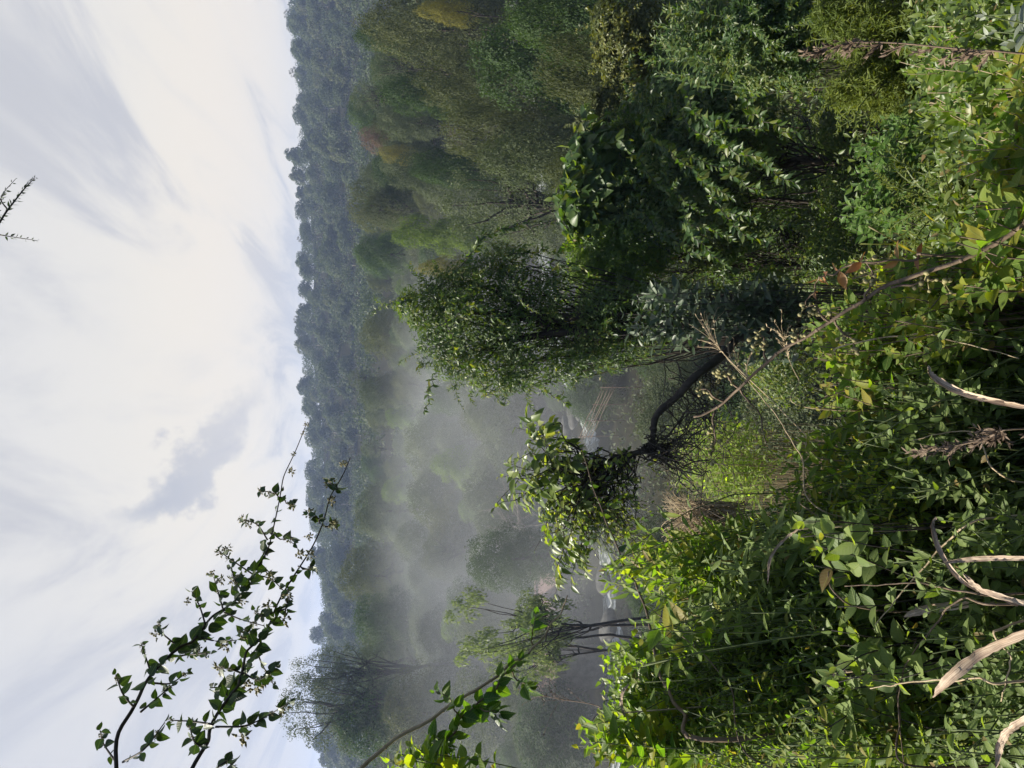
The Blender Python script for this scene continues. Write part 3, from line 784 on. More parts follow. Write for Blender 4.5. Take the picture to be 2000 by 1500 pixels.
def bush(name, label, regions, D, n, L, spec, mat, stem='green_stem', nodes=9, leaf_len=.35, opp=True, bend=.12, cat='shrub', root=None, droop=.25, sr=.003, group=GRP, hang=0.0, tight=.4, **kw):
    """shoots whose tips fill the regions (x, y, rx, ry) in the photograph at depths D, rooted together on the bank"""
    cen = P(regions[0][0], regions[0][1], (D[0] + D[1]) / 2); rt = np.array([cen[0], cen[1] + .05, float(ground(cen[0], cen[1] + .05))])
    if root is not None: rt = np.array([root[0], root[1], float(ground(*root))])
    o = empty(name, rt, label, cat, group); sb = MB(); lb = MB()
    w = np.array([r[2] * r[3] for r in regions], float); w /= w.sum()
    for _ in range(n):
        r = regions[rng.choice(len(regions), p=w)]; th = rng.uniform(0, 6.28); q = math.sqrt(rng.random())
        d = rng.uniform(*D); tip = P(r[0] + r[2] * q * math.cos(th), r[1] + r[3] * q * math.sin(th), d)
        gx, gy = tip[0] * (1 - tight) + rt[0] * tight, tip[1] * (1 - tight) + rt[1] * tight
        base = np.array([gx, gy, float(ground(gx, gy)) - .03]) + np.append(rng.normal(0, .05, 2), 0)
        if base[2] > tip[2] - .12: base[2] = tip[2] - .15
        h = np.linalg.norm(tip - base); lean = rng.normal(0, 1, 3) * bend * min(h, 1.2)
        if hang: pts = bez(base, (base + tip) / 2 + [lean[0], lean[1], h * .5 + hang], tip, 12)
        else: pts = bez(base, base * .45 + tip * .55 + lean * [1, 1, .3], tip, 10)
        pts = wob(pts, .012, 1.2, int(rng.integers(1 << 20))) - rt
        sb.add(*tube(pts, np.linspace(sr, sr * .35, len(pts)), 5))
        t0 = max(.12, 1 - leaf_len * rng.uniform(.8, 1.2) / max(h, .05))
        set_leaves(lb, pts, L, spec, max(3, int(nodes * rng.uniform(.8, 1.2))), t0, 1.0, opp, droop=droop, **kw)
    sb.build('stem', M[stem], o); lb.build('foliage', M[mat], o)
    return o


def stalk_path(ctrl):  # (x, y, D) control points
    c = np.array(ctrl, float); return P(c[:, 0], c[:, 1], c[:, 2])


# --- flowering climber branches against the sky
def flower_mesh(seed):
    q = np.random.default_rng(seed); mb = MB()
    for i in range(15):
        d = unit(q.normal(size=3)); e = d * .015 * q.uniform(.5, 1.0); mb.add(*tube([(0, 0, 0), e * .6, e], [.0006, .0005, .0006], 4))
        mb.add(*ball(e, .0030, i, 6, 5, .1))
        if q.random() < .7: leaves(mb, LANCE, [e], [d + q.normal(size=3) * .3], [unit(q.normal(size=3))], .010, .0042, 0)
    return mb.mesh('flower_cluster', M['berry'])


FLW = [flower_mesh(k) for k in range(4)]


def cz(p): return (100 + p[0] * .4667, 800 + p[1] * .4667)


def sky_branch(label, main, Dm, twigs, flowers, nleaf):
    pts = poly(np.vstack([[(-2.3, 1.1, float(ground(-2.3, 1.1)) - .05), P(520, 2120, 1.5), P(250, 1830, 1.45)], [P(x, y, d) for (x, y), d in zip([cz(p) for p in main], Dm)]]), 90)
    o0 = pts[0]; o = empty('flowering_climber', o0, label, 'climber', 'flowering climber branches against the sky')
    sb = MB(); lb = MB(); pts = pts - o0
    sb.add(*tube(wob(pts, .012, 3, 5), np.linspace(.0050, .0013, 90), 7))
    vis = pts[30:]
    def near(p, d):                                # depth of the branch under a twig
        c = np.array([cz(q) for q in main]); k = np.argmin(((c - p) ** 2).sum(1)); return Dm[k] + d
    allp = [vis]
    for tw in twigs:
        pp = [cz(q) for q in tw]; dd = [near(pp[0], 0) + rng.uniform(-.10, .10) * (k > 0) for k in range(len(pp))]
        c = np.array([P(a[0], a[1], d) for a, d in zip(pp, dd)]) - o0
        c = poly(c, 12) if len(c) > 2 else wob(bez(c[0], (c[0] + c[1]) / 2 + [0, 0, -.012], c[1], 12), .006, 1, int(rng.integers(999)))
        sb.add(*tube(c, np.linspace(.0026, .0011, 12), 5)); sl_ = np.linalg.norm(c[-1] - c[0])
        set_leaves(lb, c, .029, (OVATE, .70), max(4, int(sl_ / .022)), .2, 1.0, True, (75, 50), droop=.45, face=.3, jit=.6, small=.6)
        for k in range(2): # buds
            f = link('flower_cluster', FLW[int(rng.integers(4))], o); f.location = tuple(c[int(rng.integers(5, 12))]); f.scale = (.4,) * 3
    set_leaves(lb, vis[:int(60 * nleaf)], .039, (OVATE, .70), int(30 * nleaf / .7), .0, 1.0, True, (80, 60), droop=.5, face=.3, jit=.7, small=.55)
    for (a, b, s) in flowers:
        p = cz((a, b)); f = link('flower_cluster', FLW[int(rng.integers(4))], o); f.location = tuple(P(p[0], p[1], near(p, rng.uniform(-.03, .03))) - o0); f.scale = (s * .85,) * 3
        f.rotation_euler = tuple(rng.uniform(0, 6, 3))
    sb.build('stem', M['dark_stem'], o); lb.build('foliage', M['vine_leaf'], o)


sky_branch('higher flowering climber branch with heart shaped leaves arching over the sky',
           [(285, 1500), (345, 1240), (420, 1110), (520, 1010), (610, 945), (720, 850), (800, 755), (845, 690), (900, 560), (960, 360), (1000, 230), (1068, 60)],
           np.linspace(1.55, 2.6, 12),
           [[(845, 690), (770, 640), (700, 590)], [(905, 545), (860, 480), (790, 460)], [(920, 515), (1015, 560)], [(957, 365), (875, 340)], [(960, 365), (1010, 405)], [(722, 845), (700, 770), (680, 700)],
            [(845, 690), (920, 710), (985, 770)], [(725, 850), (800, 880), (890, 905)], [(612, 950), (700, 970), (775, 965)], [(510, 1035), (580, 1025), (665, 1020)], [(420, 1110), (400, 1050), (378, 985)],
            [(345, 1245), (300, 1190), (270, 1110)], [(430, 1145), (500, 1145), (570, 1100)], [(375, 1265), (440, 1210), (510, 1150)], [(300, 1475), (390, 1420), (475, 1310)], [(275, 1480), (220, 1400), (205, 1345)],
            [(540, 1000), (460, 930), (452, 885)], [(645, 900), (620, 820), (588, 760)], [(800, 760), (770, 720), (755, 660)]],
           [(1068, 60, .7), (1055, 100, .6), (1015, 185, .7), (1005, 260, 1), (880, 340, 1), (915, 355, .9), (1008, 405, .9), (800, 460, 1), (825, 482, .9), (992, 540, 1), (708, 600, 1), (735, 580, 1), (667, 688, 1), (710, 712, 1), (752, 712, 1),
            (800, 800, 1), (440, 940, 1), (610, 1000, .9), (895, 605, .9), (918, 690, 1), (570, 800, .8), (870, 480, .8)], .80)
sky_branch('lower flowering climber branch whose tip crosses the far hillside',
           [(610, 1500), (675, 1330), (735, 1205), (790, 1100), (860, 985), (940, 840), (1030, 660), (1130, 480), (1195, 330), (1255, 195)],
           np.linspace(1.5, 2.4, 10),
           [[(790, 1100), (740, 1082), (690, 1080)], [(800, 1100), (870, 1130), (940, 1075)], [(735, 1195), (700, 1165), (665, 1165)], [(678, 1318), (590, 1305), (500, 1300)], [(688, 1328), (800, 1325), (870, 1300), (1000, 1225)],
            [(640, 1415), (600, 1390), (580, 1330)], [(858, 1000), (880, 1060), (930, 1150)], [(1035, 655), (1092, 668)], [(1140, 483), (1190, 482)], [(1128, 475), (1080, 435)], [(1192, 340), (1165, 300)], [(940, 845), (985, 830), (990, 800)], [(935, 850), (880, 860), (850, 840)],
            [(870, 970), (820, 940), (790, 930)], [(560, 1620), (720, 1480), (760, 1495)]],
           [(1225, 228, 1.1), (1165, 300, 1.3), (1172, 382, 1.25), (1080, 435, 1.2), (1178, 480, 1.3), (1080, 530, 1), (1040, 605, 1.1), (1082, 605, 1.1), (985, 775, 1.1), (910, 825, 1.3), (975, 875, 1.4), (810, 940, 1.1), (700, 1080, 1.2),
            (885, 1140, 1.3), (805, 1370, 1.3), (965, 1252, 1.2), (730, 990, 1), (815, 1150, 1.2), (850, 1170, 1.1)], .62)


def top_twig():
    c = stalk_path([(-90, 480, 2.05), (-20, 455, 2.1), (15, 410, 2.1), (45, 372, 2.1), (68, 347, 2.1)])
    c = np.vstack([[(1.95, -.7, float(ground(1.95, -.7)) - .03), (1.9, -.5, -.3), (1.6, -.1, .95), (1.0, .9, 1.5)], c])     # it arches over from a shrub beside the viewer
    o0 = c[0]; o = empty('overhanging_twig', o0, 'small dark twig with tiny paired leaves poking in from overhead', 'twig'); sb = MB(); lb = MB()
    m = poly(c, 80) - o0; sb.add(*tube(m, np.linspace(.0075, .0009, 80), 5)); set_leaves(lb, m[50:], .016, (LANCE, .34), 22, .1, 1, True, (60, 45), droop=.2, jit=.5)
    for e in ([(-20, 455, 2.1), (20, 462, 2.1), (73, 470, 2.08)], [(15, 410, 2.1), (2, 385, 2.12), (30, 350, 2.15)], [(-10, 430, 2.1), (-5, 400, 2.1), (10, 375, 2.08)]):
        p = poly(stalk_path(e), 10) - o0; sb.add(*tube(p, np.linspace(.0022, .0008, 10), 4)); set_leaves(lb, p, .013, (LANCE, .36), 9, .2, 1, True, jit=.6)
    sb.build('stem', M['dark_stem'], o); lb.build('foliage', M['vine_leaf'], o)


top_twig()


# --- crowns made of lobes given in photograph pixels
def px_lobes(L, D, ramp=0.0):
    out = []
    for l in L:
        d = D + (l[4] if len(l) > 4 else 0) - ramp * (l[0] - 1200); k = d / FPX
        out.append((P(l[0], l[1], d), np.array([l[3] * k, max(l[2], l[3]) * k * .9, l[2] * k])))
    return out


def massed(name, label, L, D, n, size, mat, cat, T=SIX, trunks=(), tr=.05, root=None, strands=(), strand_leaf=.08, group=None, smooth=False, branch=6, sprays=60, spray_len=.5, spray_leaf=None, ramp=0.0, **kw):
    """a bushy plant: trunks, limbs into the lobes and leaves spread through them"""
    lo = px_lobes(L, D, ramp); c = np.mean([l[0] for l in lo], 0)
    rt = np.array([c[0], c[1], float(ground(c[0], c[1]))]) if root is None else P(*root)
    rt[2] = float(ground(rt[0], rt[1])); o = empty(name, rt, label, cat, group)
    lo = [(a - rt, r) for a, r in lo]; mb = MB()
    for k, t_ in enumerate(trunks):
        mb.add(*tube(poly(stalk_path(t_) - rt, 24), np.linspace(tr, tr * .35, 24), 7))
    if not trunks:
        mb.add(*tube(wob(bez((0, 0, -.2), (lo[0][0]) * [.3, .3, .6], lo[0][0], 12), .08, 1, 3), np.linspace(tr, tr * .3, 12), 7))
    for l in lo:
        for _ in range(branch):
            b = lo[0][0] * rng.uniform(.2, .9); e = l[0] + unit(rng.normal(size=3)) * l[1] * .9
            mb.add(*tube(wob(bez(b, (b + e) / 2 + [0, 0, -.1], e, 9), .07, 1.2, int(rng.integers(9999))), np.linspace(tr * .25, .004, 9), 4))
    mb.build('trunk', M['bark'], o)
    mb = MB(); crown(mb, lo, n, size, T, **kw); wts = np.array([l[1][0] * l[1][2] for l in lo]); wts /= wts.sum()
    for _ in range(sprays):                       # loose shoots that break the outline
        l = lo[rng.choice(len(lo), p=wts)]; u = unit(rng.normal(size=3) + [-.3, -.3, .7]); a = l[0] + u * l[1] * .8; e = a + unit(u + rng.normal(size=3) * .5 + [0, 0, .3]) * spray_len * rng.uniform(.4, 1.1)
        c = bez(a, (a + e) / 2 + [0, 0, .25 * spray_len], e - [0, 0, .15 * spray_len], 10); mb.add(*tube(c, np.linspace(.004, .0015, 10), 3), 1); sz = spray_leaf or size * 1.05
        set_leaves(mb, c, sz, (T if T is not SIX else LANCE, kw.get('aspect', .5)), max(4, int(spray_len / (sz * .5))), .1, 1, True, (70, 45), droop=.3, face=.6, jit=.5)
    mb.build('crown', [M[mat], M['green_stem']], o, smooth)
    for s in strands:
        p = poly(stalk_path(s) - rt, 26); p = wob(p, .03, 2, int(rng.integers(9999))); mb = MB(); lbm = MB()
        mb.add(*tube(p, np.linspace(.006, .003, 26), 4)); ln = np.linalg.norm(np.diff(p, axis=0), axis=1).sum()
        set_leaves(lbm, p, strand_leaf, (LANCE, .42), max(8, int(ln / (strand_leaf * .42))), .02, 1, True, (75, 50), droop=.35, face=.6, jit=.45, small=.6)
        so_ = mb.build('hanging_strand', M['dark_stem'], o); lbm.build('strand_foliage', M[mat], so_)
    return o


massed('vine_smothered_tree', 'tall round topped tree smothered in dark glossy climber before the misty slope',
       [(920, 620, 95, 85), (818, 598, 44, 40), (872, 575, 55, 52), (872, 655, 62, 52), (940, 545, 70, 55), (955, 715, 62, 52), (1010, 560, 75, 52), (1015, 650, 80, 66), (1045, 715, 72, 50), (1085, 575, 60, 55), (1108, 712, 45, 42), (890, 705, 45, 40), (1000, 505, 60, 34), (1085, 640, 50, 50, .5), (1010, 745, 50, 28), (1190, 600, 70, 42), (1270, 590, 60, 40), (1170, 660, 55, 40), (1340, 580, 60, 40), (1150, 700, 45, 36), (1205, 690, 50, 36), (1265, 660, 45, 40)],
       10.5, 28000, .062, 'climber', 'tree', aspect=.36, shell=.42, hang=.5, out=.7, up=.3,
       trunks=([(1560, 600, 10.9), (1350, 612, 10.8), (1150, 618, 10.6), (1000, 615, 10.5), (860, 605, 10.5)], [(1560, 640, 10.9), (1300, 655, 10.6), (1080, 650, 10.5), (920, 690, 10.5)], [(1560, 590, 10.9), (1300, 585, 11), (1100, 640, 10.8), (950, 560, 10.5)]),
       tr=.075, strands=([(900, 520, 10.2), (930, 480, 10.0), (965, 455, 10.0), (1000, 440, 10.0), (1085, 436, 10.0)], [(990, 500, 10.2), (1050, 490, 10.0), (1095, 492, 10.0)], [(870, 620, 9.7), (885, 675, 9.5), (905, 710, 9.5), (960, 735, 9.5)],
                         [(930, 740, 10.3), (960, 775, 10.2), (990, 790, 10.2)], [(845, 735, 10.4), (838, 765, 10.3), (830, 805, 10.3)], [(850, 640, 9.8), (930, 600, 9.5), (990, 640, 9.5)], [(1050, 520, 10), (1110, 520, 9.8), (1170, 540, 9.7)], [(1060, 760, 10.2), (1090, 775, 10.2), (1110, 790, 10.2)], [(800, 575, 10.2), (786, 590, 10.2), (780, 612, 10.2)]),
       strand_leaf=.10, sprays=170, spray_len=.55)

ST = []
for x0, y0, x1, y1 in [(1130, 300, 1290, 480), (1160, 270, 1330, 440), (1190, 240, 1370, 420), (1215, 215, 1430, 390), (1240, 200, 1440, 330), (1290, 190, 1500, 320), (1330, 170, 1490, 250), (1350, 220, 1560, 360), (1100, 380, 1210, 500), (1250, 330, 1350, 480),
                       (1300, 330, 1430, 470), (1360, 300, 1480, 430), (1400, 250, 1500, 380), (1270, 400, 1390, 500), (1180, 370, 1290, 440), (1440, 170, 1560, 260), (1230, 280, 1300, 400), (1400, 380, 1500, 470), (1480, 120, 1500, 200), (1330, 430, 1420, 520)]:
    d = rng.uniform(-1.3, -.7); dz = lambda q: 12.6 - .0115 * (q - 1200); ST.append([(x0, y0, dz(x0) + d + .4), ((x0 + x1) / 2 - rng.uniform(15, 40), (y0 + y1) / 2 + rng.uniform(-10, 30), dz((x0 + x1) / 2) + d), (x1, y1, dz(x1) + d + .1)])
massed('vine_thicket', 'great sloping mound of hanging vines beside the vine smothered tree',
       [(1330, 300, 85, 95), (1235, 330, 65, 75), (1275, 240, 70, 75), (1360, 390, 85, 80), (1270, 420, 65, 65), (1410, 300, 80, 90, .4), (1420, 190, 75, 70, .3), (1335, 175, 70, 65), (1480, 270, 55, 90, 2.2), (1200, 270, 45, 50), (1440, 440, 60, 60, 1.6)],
       12.6, 26000, .092, 'thicket', 'climber', aspect=.42, shell=.55, hang=.6, strands=ST, strand_leaf=.12, sprays=190, spray_len=.8, ramp=.0115, tr=.07)
massed('big_leaved_climber', 'climber with the largest leaves, crowning the tip of the vine mound', [(1160, 360, 45, 60), (1130, 395, 30, 45), (1175, 300, 48, 45), (1150, 430, 32, 32), (1205, 410, 40, 40)], 11.5, 2600, .21, 'thicket', 'climber', T=OVATE, aspect=.55, smooth=True, hang=.5, tr=.04, shell=.5)
massed('yellowish_shrub', 'olive yellow shrub against the shaded trees at the picture edge', [(1215, 80, 45, 60), (1185, 40, 26, 45), (1240, 150, 45, 50), (1215, 190, 28, 32), (1260, 60, 50, 60), (1290, 130, 40, 40), (1195, 130, 20, 30)], 13.5, 15000, .072, 'olive_small', 'shrub', aspect=.6, tr=.04)
massed('yellowish_shrub', 'small twiggy shrub with dry brown leaves beside the olive yellow shrub', [(1195, 205, 34, 36), (1165, 245, 24, 26), (1230, 230, 30, 30)], 12.6, 4200, .05, 'olive', 'shrub', aspect=.6, tr=.03)
massed('sunlit_shrub', 'bright leafy shrub glowing between the vine mound and the vine smothered tree', [(1235, 470, 55, 42), (1190, 515, 48, 50), (1240, 545, 50, 48), (1150, 520, 40, 40), (1290, 500, 40, 40), (1180, 590, 50, 40), (1260, 610, 50, 45)], 11.2, 10500, .065, 'small', 'shrub', aspect=.5, hang=.3, tr=.04, shell=.4)
massed('dark_understory_shrub', 'low dark shrub in the hollow behind the dark leaved shrub', [(1640, 250, 50, 70), (1660, 380, 50, 70), (1620, 500, 50, 70), (1700, 480, 50, 60), (1700, 600, 60, 70)], 11.6, 9000, .075, 'climber', 'shrub', aspect=.4, shell=.3, tr=.04)
massed('dark_understory_shrub', 'nearly black shrub in the deep shade under the vine mound', [(1480, 430, 90, 100), (1560, 340, 70, 110), (1470, 560, 85, 80), (1600, 470, 60, 110), (1540, 700, 80, 100), (1400, 560, 70, 60), (1650, 620, 60, 90), (1430, 520, 60, 34, -1.6), (1510, 545, 60, 30, -1.6), (1370, 500, 45, 34, -1.6)], 13.0, 16000, .085, 'climber', 'shrub', aspect=.4, shell=.3, tr=.05)  # the three nearer lobes are a leaf curtain added to shade the hollow
massed('glossy_shrub', 'shrub of small glittering leaves above the feathery conifer', [(1545, 55, 60, 60), (1490, 120, 55, 50), (1560, 130, 45, 40), (1470, 40, 50, 50)], 7.0, 9500, .05, 'thicket', 'shrub', aspect=.5, tr=.03)
bush('fern_leaved_shrub', 'shrub with long feathered leaves between the olive shrub and the glittering shrub', [(1330, 60, 60, 60), (1390, 100, 50, 50), (1300, 110, 40, 40), (1360, 20, 50, 40)], (7.2, 8.2), 110, .12, (LANCE, .3), 'thicket', nodes=14, leaf_len=.6, group='wild plants beyond the bank', sr=.006)
bush('blue_leaved_shrub', 'shrub with large dull blue green leaves at the foot of the vine smothered tree', [(1290, 610, 75, 50), (1400, 620, 80, 55), (1460, 590, 50, 50), (1240, 640, 40, 40), (1440, 660, 60, 45)], (6.4, 7.4), 120, .135, (OVATE, .36), 'blue_leaf', 'dark_stem', nodes=7, leaf_len=.55, group='wild plants beyond the bank', sr=.006, opp=True, jit=.5)
massed('feathery_conifer', 'feathery yellow green conifer with two drooping heads', [(1700, 165, 55, 42), (1645, 185, 26, 24), (1755, 190, 55, 42), (1690, 60, 70, 55), (1790, 60, 75, 60), (1770, 120, 70, 50), (1860, 40, 60, 50), (1850, 130, 50, 50), (1630, 30, 40, 40), (1800, 210, 40, 30)], 5.2, 30000, .045, 'juniper', 'conifer', T=SIX, aspect=.17, out=.35, hang=-.5, shell=.55, tr=.05)
massed('feathery_conifer', 'little feathery conifer under the dark leaved shrub', [(1880, 385, 45, 28), (1845, 400, 18, 16), (1925, 370, 40, 32), (1960, 350, 40, 40)], 3.6, 7500, .034, 'juniper', 'conifer', T=SIX, aspect=.17, out=.35, hang=-.5, shell=.5, tr=.02)
bush('dark_leaved_shrub', 'mid green shrub with leaves in rosettes, bright before the deep shade', [(1700, 385, 55, 70), (1740, 300, 80, 70), (1680, 420, 45, 45), (1800, 320, 60, 60), (1790, 400, 30, 60)], (4.3, 5.0), 150, .075, (OVATE, .42), 'dark_leaf', 'dark_stem', nodes=8, leaf_len=.28, group='wild plants beyond the bank', sr=.004, opp=True, jit=.3)


# --- the crooked tree
def crooked_tree():
    D = 6.6; tr = [(1620, 620, 7.0), (1500, 650, 6.9), (1420, 690, 6.8), (1360, 730, D), (1310, 783, D), (1284, 812, D), (1280, 843, D), (1267, 870, D), (1240, 884, D), (1207, 897, D), (1187, 911, D), (1160, 928, D), (1138, 958, D)]
    p = stalk_path(tr); rt = np.array([p[0][0], p[0][1], float(ground(p[0][0], p[0][1]))])
    p[0] = rt + [0, 0, -.1]
    o = empty('crooked_tree', rt, 'crooked dark tree with a bent bare trunk and tangled twigs', 'tree'); mb = MB()
    t_ = wob(poly(p - rt, 60), .015, 3, 4); mb.add(*tube(t_, np.interp(np.arange(60), [0, 30, 42, 59], [.042, .026, .020, .007]) * (1 + .16 * np.sin(np.arange(60) * 1.9) * np.sin(np.arange(60) * .7 + 1)), 9))
    for k in (18, 24, 29, 33, 37, 41, 46): mb.add(*ball(t_[k], .028 * rng.uniform(.8, 1.15), k, 10, 7, .3))
    mb.build('trunk', M['bark'], o)
    bb = MB(); lb = MB(); tips = []
    def br(a, b, r=.008, sag=0, n=12, w=.04):
        A = P(*a) - rt; B = P(*b) - rt; c = wob(bez(A, (A + B) / 2 + [0, 0, sag], B, n), w, 1.3, int(rng.integers(9999))); bb.add(*tube(c, np.linspace(r, r * .3, n), 5)); return c
    for _ in range(60):                          # brush of bare twigs that hangs from the bend
        a = (1268 + rng.normal(0, 12), 880 + rng.normal(0, 8), D); b = (rng.uniform(1310, 1500), rng.normal(880, 75), D + rng.uniform(-.5, .5)); br(a, b, rng.uniform(.003, .008), rng.uniform(-.2, .2), w=.07)
    for _ in range(70):                          # tangle further up
        k = rng.integers(38, 58); A = t_[k] + rt; a = A - rt; b = P(rng.uniform(1040, 1290), rng.uniform(880, 1080), D + rng.uniform(-.5, .5)) - rt
        c = wob(bez(a, (a + b) / 2 + [0, 0, .08], b, 12), .06, 1.3, int(rng.integers(9999))); bb.add(*tube(c, np.linspace(rng.uniform(.004, .009), .002, 12), 5)); set_leaves(lb, c, .065, (OVATE, .5), 9, .3, 1, False, jit=.7)
    for _ in range(40): br((rng.uniform(1290, 1400), rng.uniform(700, 800), D + .1), (rng.uniform(1300, 1480), rng.uniform(740, 960), D + rng.uniform(-.4, .4)), .005, -.05)
    heads = [(1005, 832), (1022, 815), (1035, 850), (1060, 835), (990, 905), (985, 925), (1000, 975), (975, 985), (1015, 990), (1030, 960), (1050, 1000), (1075, 1010), (1062, 1050), (1075, 1075), (1085, 1110), (1082, 1135), (1115, 1140), (1140, 1125), (1060, 925), (1045, 890), (1085, 880), (1100, 940), (1110, 1050), (1120, 1080), (1130, 1000), (1090, 1000), (1100, 905), (1075, 960)]
    for k, (x, y) in enumerate(heads + [(x + rng.normal(0, 18), y + rng.normal(0, 18)) for x, y in heads]):
        a = t_[rng.integers(46, 59)]; b = P(x, y, D + rng.uniform(-.45, .45)) - rt; m = (a + b) / 2 + [rng.normal(0, .1), 0, .05]
        c = wob(bez(a, m, b + [0, 0, .03], 14), .04, 1.2, k); c[-3:] += np.array([0, 0, -.02]) * np.arange(3)[:, None]; bb.add(*tube(c, np.linspace(.008, .002, 14), 5))
        set_leaves(lb, c, .15 if k < 28 else .10, (OVATE, .46), 12, .58, 1, False, (60, 30), droop=.7, face=.8, jit=.4, small=.6)
    for _ in range(80):                          # thin leafy sprays on the low side
        b = P(rng.uniform(1130, 1290), rng.uniform(990, 1100), D + rng.uniform(-.4, .4)) - rt; a = t_[rng.integers(52, 59)]
        c = wob(bez(a, (a + b) / 2 + [0, 0, .1], b, 12), .05, 1, int(rng.integers(999))); bb.add(*tube(c, np.linspace(.005, .0015, 12), 4)); set_leaves(lb, c, .06, (OVATE, .5), 9, .4, 1, False, jit=.6)
    bb.build('branch', M['bark'], o); lb.build('crown', M['sunleaf'], o)


M['sunleaf'] = leafmat('sunlit_tree_leaf', [(0.045, 0.080, 0.022), (0.080, 0.130, 0.032), (0.15, 0.20, 0.06), (0.19, 0.21, 0.07)], 0.42, 0.40, 0.5, tint=(2.5, 2.4, .5, 1))
crooked_tree()
M['bamboo'] = leafmat('bamboo_leaf', [(0.13, 0.20, 0.035), (0.19, 0.27, 0.045), (0.24, 0.30, 0.07)], 0.6, 0.5, 0.3, tint=(2.3, 2.3, .5, 1))  # leaf colour raised so the shrub reads as a sunlit patch
bush('bamboo_shrub', 'light green bamboo like shrub glowing in the hollow behind the crooked tree', [(1370, 950, 45, 50), (1330, 870, 40, 45), (1400, 905, 40, 50), (1350, 1000, 30, 30), (1385, 840, 35, 40), (1310, 930, 25, 30)], (10.5, 12.5), 170, .17, (LANCE, .24), 'bamboo', 'tan_cane', nodes=10, leaf_len=.9, group='wild plants beyond the bank', sr=.006, opp=False, droop=.5)


def dry_tuft():
    c = P(1345, 1020, 9.5); gz = float(ground(c[0], c[1])); o = empty('dry_grass_tuft', (c[0], c[1], gz), 'shock of dead brown grass beside the bamboo like shrub', 'grass'); mb = MB()
    for _ in range(420):
        b = P(rng.uniform(1390, 1460), rng.uniform(980, 1060), 9.5 + rng.uniform(-.5, .5)); e = P(rng.uniform(1290, 1400), rng.uniform(955, 1075), 9.5 + rng.uniform(-.6, .6))
        p = bez(b, (b + e) / 2 + [0, 0, .35], e, 7) - [c[0], c[1], gz]; mb.add(*tube(p, np.linspace(.007, .002, 7), 3))
    mb.build('blades', M['straw'], o)


dry_tuft()

# --- the near bank, plant by plant
bush('lance_leaved_shrub', 'tall shrub of upright pointed leaves, first to rise above the near bank', [(1250, 1090, 40, 30), (1345, 1080, 50, 30), (1310, 1140, 50, 50), (1195, 1130, 18, 25), (1400, 1100, 40, 40)], (2.0, 2.5), 94, 0.070, (LANCE, .25), 'lance', nodes=9, leaf_len=.30, droop=.0)
bush('lance_leaved_shrub', 'shrub of hanging grey green pointed leaves in front of the tall upright one', [(1430, 1130, 60, 60), (1380, 1200, 60, 50), (1480, 1060, 40, 50), (1470, 1180, 50, 50)], (1.75, 2.2), 90, 0.070, (LANCE, .24), 'sage', nodes=9, leaf_len=.34, droop=.6)
bush('broad_leaved_plant', 'plant with a few big round tipped yellow green leaves at the edge of the drop', [(1245, 1240, 28, 34), (1260, 1300, 30, 34), (1300, 1260, 40, 40)], (1.7, 2.0), 17, 0.057, (OVATE, .62), 'broad', nodes=5, leaf_len=.22, opp=False)
bush('round_leaved_bush', 'small bush of little rounded leaves at the edge of the drop', [(1205, 1320, 32, 50), (1175, 1290, 18, 26), (1240, 1360, 40, 40), (1200, 1370, 30, 26)], (2.1, 2.6), 66, .042, (HEART, .75), 'small', nodes=10, leaf_len=.28)
bush('yellow_leaved_bush', 'yellowish bush with notched leaves in the corner beneath the long bare cane', [(1165, 1450, 40, 40), (1210, 1440, 40, 40), (1130, 1420, 14, 20), (1250, 1470, 40, 40)], (1.8, 2.3), 64, .055, (HEART, .62), 'broad', nodes=9, leaf_len=.30)
bush('tangled_bush', 'dense small leaved bush behind the big round tipped leaves', [(1340, 1240, 50, 60), (1320, 1330, 60, 60), (1290, 1400, 50, 60), (1400, 1290, 50, 60)], (1.9, 2.5), 265, 0.033, (LANCE, .34), 'small', nodes=10, leaf_len=.36)
bush('tangled_bush', 'dense darker small leaved bush low at the picture corner', [(1370, 1420, 60, 60), (1450, 1360, 60, 60), (1480, 1450, 60, 50), (1400, 1480, 50, 30)], (1.7, 2.2), 265, 0.036, (LANCE, .36), 'lance', nodes=10, leaf_len=.36)
bush('broad_leaved_plant', 'dark stemmed plant with a row of large veined grey green leaves', [(1590, 1060, 26, 26), (1605, 1120, 30, 30), (1620, 1180, 30, 30), (1640, 1230, 30, 30), (1560, 1030, 20, 20)], (1.5, 1.75), 25, 0.054, (OVATE, .62), 'sage', 'dark_stem', nodes=4, leaf_len=.16, droop=.1)
bush('broad_leaved_plant', 'plant with veined dark leaves low among grasses, a yellow leaf in its middle', [(1690, 1390, 50, 45), (1640, 1340, 40, 40), (1600, 1410, 40, 40), (1720, 1330, 30, 30)], (1.4, 1.7), 29, 0.059, (OVATE, .62), 'sage', 'dark_stem', nodes=4, leaf_len=.2, droop=.1)
bush('tangled_bush', 'bright tangled bush in the thick of the near bank', [(1560, 1130, 60, 60), (1600, 1260, 70, 60), (1540, 1220, 40, 60), (1680, 1130, 60, 60), (1560, 1340, 60, 60)], (1.7, 2.15), 339, 0.037, (LANCE, .36), 'small', nodes=10, leaf_len=.34)
bush('tangled_bush', 'shaded tangled bush toward the lower corner of the near bank', [(1560, 1440, 60, 60), (1640, 1470, 60, 40), (1700, 1440, 50, 60), (1780, 1400, 50, 70), (1500, 1480, 40, 30)], (1.45, 1.9), 229, 0.038, (LANCE, .38), 'lance', nodes=9, leaf_len=.34)
